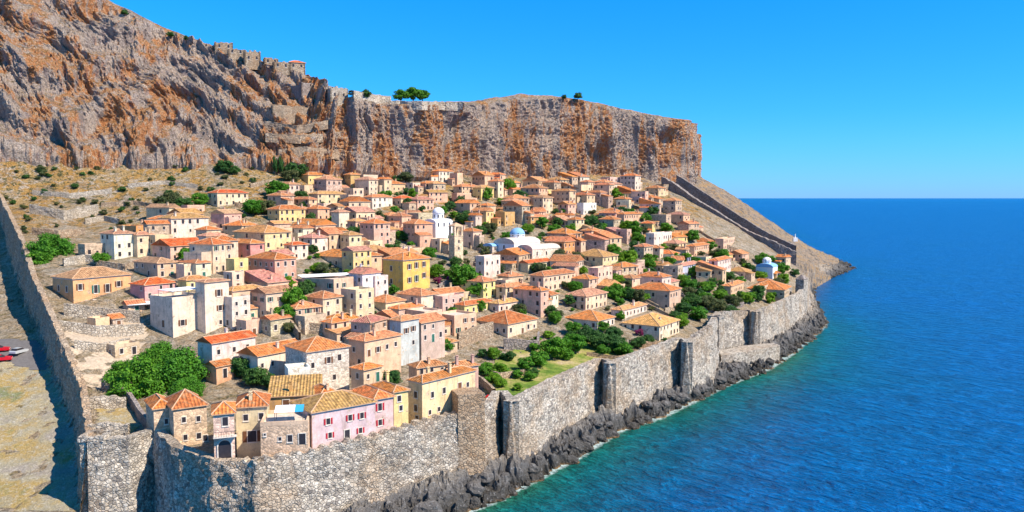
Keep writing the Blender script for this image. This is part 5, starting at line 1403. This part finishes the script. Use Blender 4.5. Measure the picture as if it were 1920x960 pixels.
# gardens by the sea wall
for a in [(1040,648,30,'leaf'),(1075,640,26,'leaf'),(1010,670,22,'leaf'),(985,680,18,'leaf'),(1120,632,26,'leaf_dark'),(1150,640,24,'leaf_dark'),(1100,622,22,'leaf_dark'),(1170,652,20,'leaf'),(1075,612,18,'leaf'),(935,690,18,'leaf_bright'),
          (910,690,16,'leaf'),(925,660,16,'leaf_bright'),(955,665,14,'leaf_dark'),(970,700,12,'leaf'),(990,730,15,'leaf_dry'),(905,660,12,'leaf_dark'),(1130,655,16,'leaf'),(1195,640,16,'leaf_dark'),(1215,635,14,'leaf_dark'),(1150,622,18,'leaf_dark'),
          (1245,640,12,'leaf_dark'),(1265,590,14,'leaf_dark'),(1280,575,16,'leaf_dark'),(1000,650,12,'leaf'),(1130,610,14,'leaf'),(1200,622,10,'leaf_pink'),(1230,612,8,'leaf_pink'),(940,715,12,'leaf')]:
    tree(a[0], a[1], a[2], a[3], .8, name='tree' if a[3] != 'leaf_pink' else 'flowering_shrub', cat='tree' if a[3] != 'leaf_pink' else 'shrub')
for k in range(46):
    px_ = tr.uniform(895, 1215); py_ = tr.uniform(618, 725)
    if inpoly(px_, py_, [(900,640),(1040,612),(1160,600),(1215,640),(1190,662),(1110,668),(1060,680),(960,735),(905,735)]):
        tree(px_, py_, tr.uniform(7, 15), tr.choice(['leaf', 'leaf', 'leaf_bright', 'leaf_dark']), .75)
for k in range(3000):
    px_ = tr.uniform(290, 1480); py_ = tr.uniform(345, 620)
    if tr.random() < .35: px_, py_ = tr.uniform(1000, 1480), tr.uniform(400, 560)
    if inpoly(px_, py_, TOWN) or (px_ > 1300 and py_ > 480 and py_ < 560): tree(px_, py_, tr.uniform(7.5, 16)*(1 if py_ > 420 else .8), tr.choice(['leaf_dark', 'leaf', 'leaf', 'leaf_bright', 'leaf_dry']), tr.uniform(.65, 1.1))
# scrub scattered over the ground between houses
for k in range(420):
    px_ = tr.uniform(330, 1470); py_ = tr.uniform(350, 590)
    if not inpoly(px_, py_, TOWN): continue
    tree(px_, py_, tr.uniform(4, 9), tr.choice(['leaf_dark', 'leaf', 'leaf_dry']), .8, name='shrub', cat='shrub')
for k in range(110):
    px_ = tr.uniform(10, 480); py_ = tr.uniform(300, 440)
    tree(px_, py_, tr.uniform(4, 9), tr.choice(['leaf_dry', 'leaf_dry', 'leaf_dark']), .7, name='shrub', cat='shrub')
# cypresses
def cypress(px, pyb, hpx, label):
    x, y, z = hit(px, pyb); h = hpx*y/FPX; root = empty('cypress', (x, y, z), 0); tag(root, label, 'tree', 'twin cypresses')
    c = link('crown', crown('leaf_dark', 'far', 9), root, (0, 0, h*.55)); c.scale = (h*.12, h*.12, h*.58)
    t = link('trunk', TRUNK, root); t.scale = (h*.15, h*.15, h*.5)
    TREES.append(dict(root=root, px=px, py=pyb-hpx/2, r=5, kind='leaf_dark', label=label, name='cypress'))
cypress(516, 330, 44, 'left one of the two slim cypresses below the fortress')
cypress(527, 332, 46, 'right one of the two slim cypresses below the fortress')
# trees on the plateau
def top_tree(px, py, rpx, d, kind, label, asp=.85):
    x, y, z = cliff_hit(px, py+rpx*asp, 5); r = rpx*y/FPX; root = empty('tree', (x, y, z), tr.uniform(0, 6)); tag(root, label, 'tree')
    c = link('crown', crown(kind, 'mid' if rpx > 12 else 'far', 1), root, (0, 0, r*asp)); c.scale = (r, r, r*asp)
    t = link('trunk', TRUNK, root); t.scale = (r*.9, r*.9, r*asp)
    TREES.append(dict(root=root, px=px, py=py, r=rpx, kind=kind, label=label, name='tree'))
top_tree(753, 172, 17, 420, 'leaf', 'left tree of the three-tree clump standing on the clifftop')
top_tree(774, 166, 20, 422, 'leaf', 'tallest middle tree of the clump on the clifftop')
top_tree(797, 174, 16, 422, 'leaf', 'right tree of the three-tree clump standing on the clifftop')
top_tree(685, 166, 13, 412, 'leaf_dark', 'round dark bush-like tree on the skyline left of the clifftop clump')
top_tree(1088, 180, 10, 530, 'leaf_dark', 'dark round tree on the skyline of the far cliff')
top_tree(1062, 177, 6, 525, 'leaf_dark', 'small dark tree left of the round tree on the far cliff')
top_tree(655, 160, 8, 415, 'leaf_dry', 'small olive tree on the skyline above the sunlit fortress block')
top_tree(238, 20, 8, 455, 'leaf_dark', 'highest small bush on the skyline at the upper left')
top_tree(322, 60, 8, 452, 'leaf_dark', 'dark bush on the upper left skyline ridge')
top_tree(345, 74, 7, 450, 'leaf_dark', 'small bush right of the dark skyline bush, upper left')

# ------------------------------------------------------------------ labels that single out every house and tree
LM = [('the large leafy trees',290,700),('the orange-walled house',180,545),('the canopied white house',345,590),('the tall yellow villa',770,510),('the domed white church',822,400),('the bell tower',855,450),
      ('the blue-domed church',975,450),('the green gardens',1030,670),('the white seaside church',1437,505),('the twin cypresses',521,308),('the tall ruined tower',676,315),('the cafe canopy',610,520),('the bright green tree',1178,482),
      ('the red-shuttered pink house',645,800),('the cliffside bright tree',952,345),('the white cube house',1102,393),('the red house',460,465),('the leftmost upper house',215,460),('the east wall tower',1243,350),
      ('the large cream house',840,740),('the blue tower house',770,630),('the big hipped stone house',615,680),('the dark mid-town tree',872,512),('the lime green tree',1282,522),('the long scarlet roof',430,625),('the terraced golden slope',1340,450)]
def relation(px, py):
    n, lx, ly = min(LM, key=lambda t: math.hypot(t[1]-px, (t[2]-py)*1.3))
    dx, dy = px-lx, (py-ly)*1.3; dist = math.hypot(dx, dy)
    if abs(dx) > 2.2*abs(dy): w = 'right of' if dx > 0 else 'left of'
    elif abs(dy) > 2.2*abs(dx): w = 'below' if dy > 0 else 'above'
    else: w = ('lower ' if dy > 0 else 'upper ')+('right of' if dx > 0 else 'left of')
    near_ = 'just ' if dist < 40 else ''
    return (near_+w+' '+n)
ORD = ['leftmost', 'second from left', 'third from left', 'fourth from left', 'fifth from left', 'sixth from left', 'seventh from left', 'eighth from left', 'ninth from left', 'tenth from left', 'eleventh from left', 'twelfth from left']
def assign(items, group):
    cls = {}
    for it in items: cls.setdefault(it['base'], []).append(it)
    for b, L_ in list(cls.items()):
        if len(L_) > 10:
            L_.sort(key=lambda t: t['py']); q = -(-len(L_)//10); nm = {2: ['upper strip', 'lower strip'], 3: ['top strip', 'middle strip', 'bottom strip']}.get(q, ['strip nearest the cliff', 'second strip below the cliff', 'third strip down', 'fourth strip down', 'fifth strip down'])
            for k in range(q): cls[b+', '+nm[k]] = L_[k*10:(k+1)*10]
            del cls[b]
    for b, L_ in cls.items():
        L_.sort(key=lambda t: t['ppx'])
        for i, it in enumerate(L_):
            lb = b if len(L_) == 1 else b+', '+(ORD[i] if i < len(ORD) else ORD[-1])
            for cut in (' house,', ' just', ' the', '-coloured'):
                if len(lb.split()) > 16: lb = lb.replace(cut, ',' if cut == ' house,' else '', 1)
            it['root']['label'] = lb
            it['root']['group'] = it.get('grp', group)
RT = dict(hip='hipped', pyr='peaked', gx='ridged', gy='gabled', sx='sloping', sy='sloping')
todo = []
for h in HOUSES:
    h['root']['category'] = 'house'; h['root']['group'] = 'houses of the old town'
    if h['label']: h['root']['label'] = h['label']; continue
    cx = h['x']+math.cos(h['phi'])*h['w']/2; cy = h['y']+math.sin(h['phi'])*h['w']/2
    ppx, ppy = proj(cx, cy, h['z']+h['h']); h['ppx'] = ppx; h['py'] = ppy
    sz = {1: 'low', 2: 'two-storey', 3: 'tall'}[min(3, h['st'])]
    if h['roof'] == 'flat': b = f"{sz} {WALLNAME[h['wall']]} flat-roofed house {relation(ppx, ppy)}"
    else: b = f"{sz} {WALLNAME[h['wall']]} house, {RT[h['roof']]} {ROOFNAME[h['roofc']]} roof, {relation(ppx, ppy)}"
    h['base'] = b; todo.append(h)
assign(todo, 'houses of the old town')
KN = dict(leaf='green', leaf_dark='dark green', leaf_bright='bright green', leaf_dry='olive', leaf_pink='magenta flowering')
todo = []
for t in TREES:
    isb = t['name'] in ('shrub', 'flowering_shrub'); t['grp'] = 'shrubs on the slope' if isb else ('twin cypresses' if t['name'] == 'cypress' else 'trees in and around the town')
    t['root']['group'] = t['grp']
    if t['label']: t['root']['label'] = t['label']; continue
    sz = 'small' if t['r'] < 8 else ('medium' if t['r'] < 16 else 'wide')
    t['ppx'] = t['px']; t['base'] = f"{sz} {KN[t['kind']]} {'shrub' if isb else 'tree'} {relation(t['px'], t['py'])}"; todo.append(t)
assign(todo, 'trees')
todo = []
for t in AUTOWALL:
    t['ppx'] = t['px']; t['grp'] = 'terrace walls between the houses'; t['base'] = f"low rubble terrace wall {relation(t['px'], t['py'])}"; todo.append(t)
assign(todo, 'walls')
print('COUNTS houses', len(HOUSES), 'trees', sum(t['name']=='tree' for t in TREES), 'shrubs', sum(t['name']=='shrub' for t in TREES))
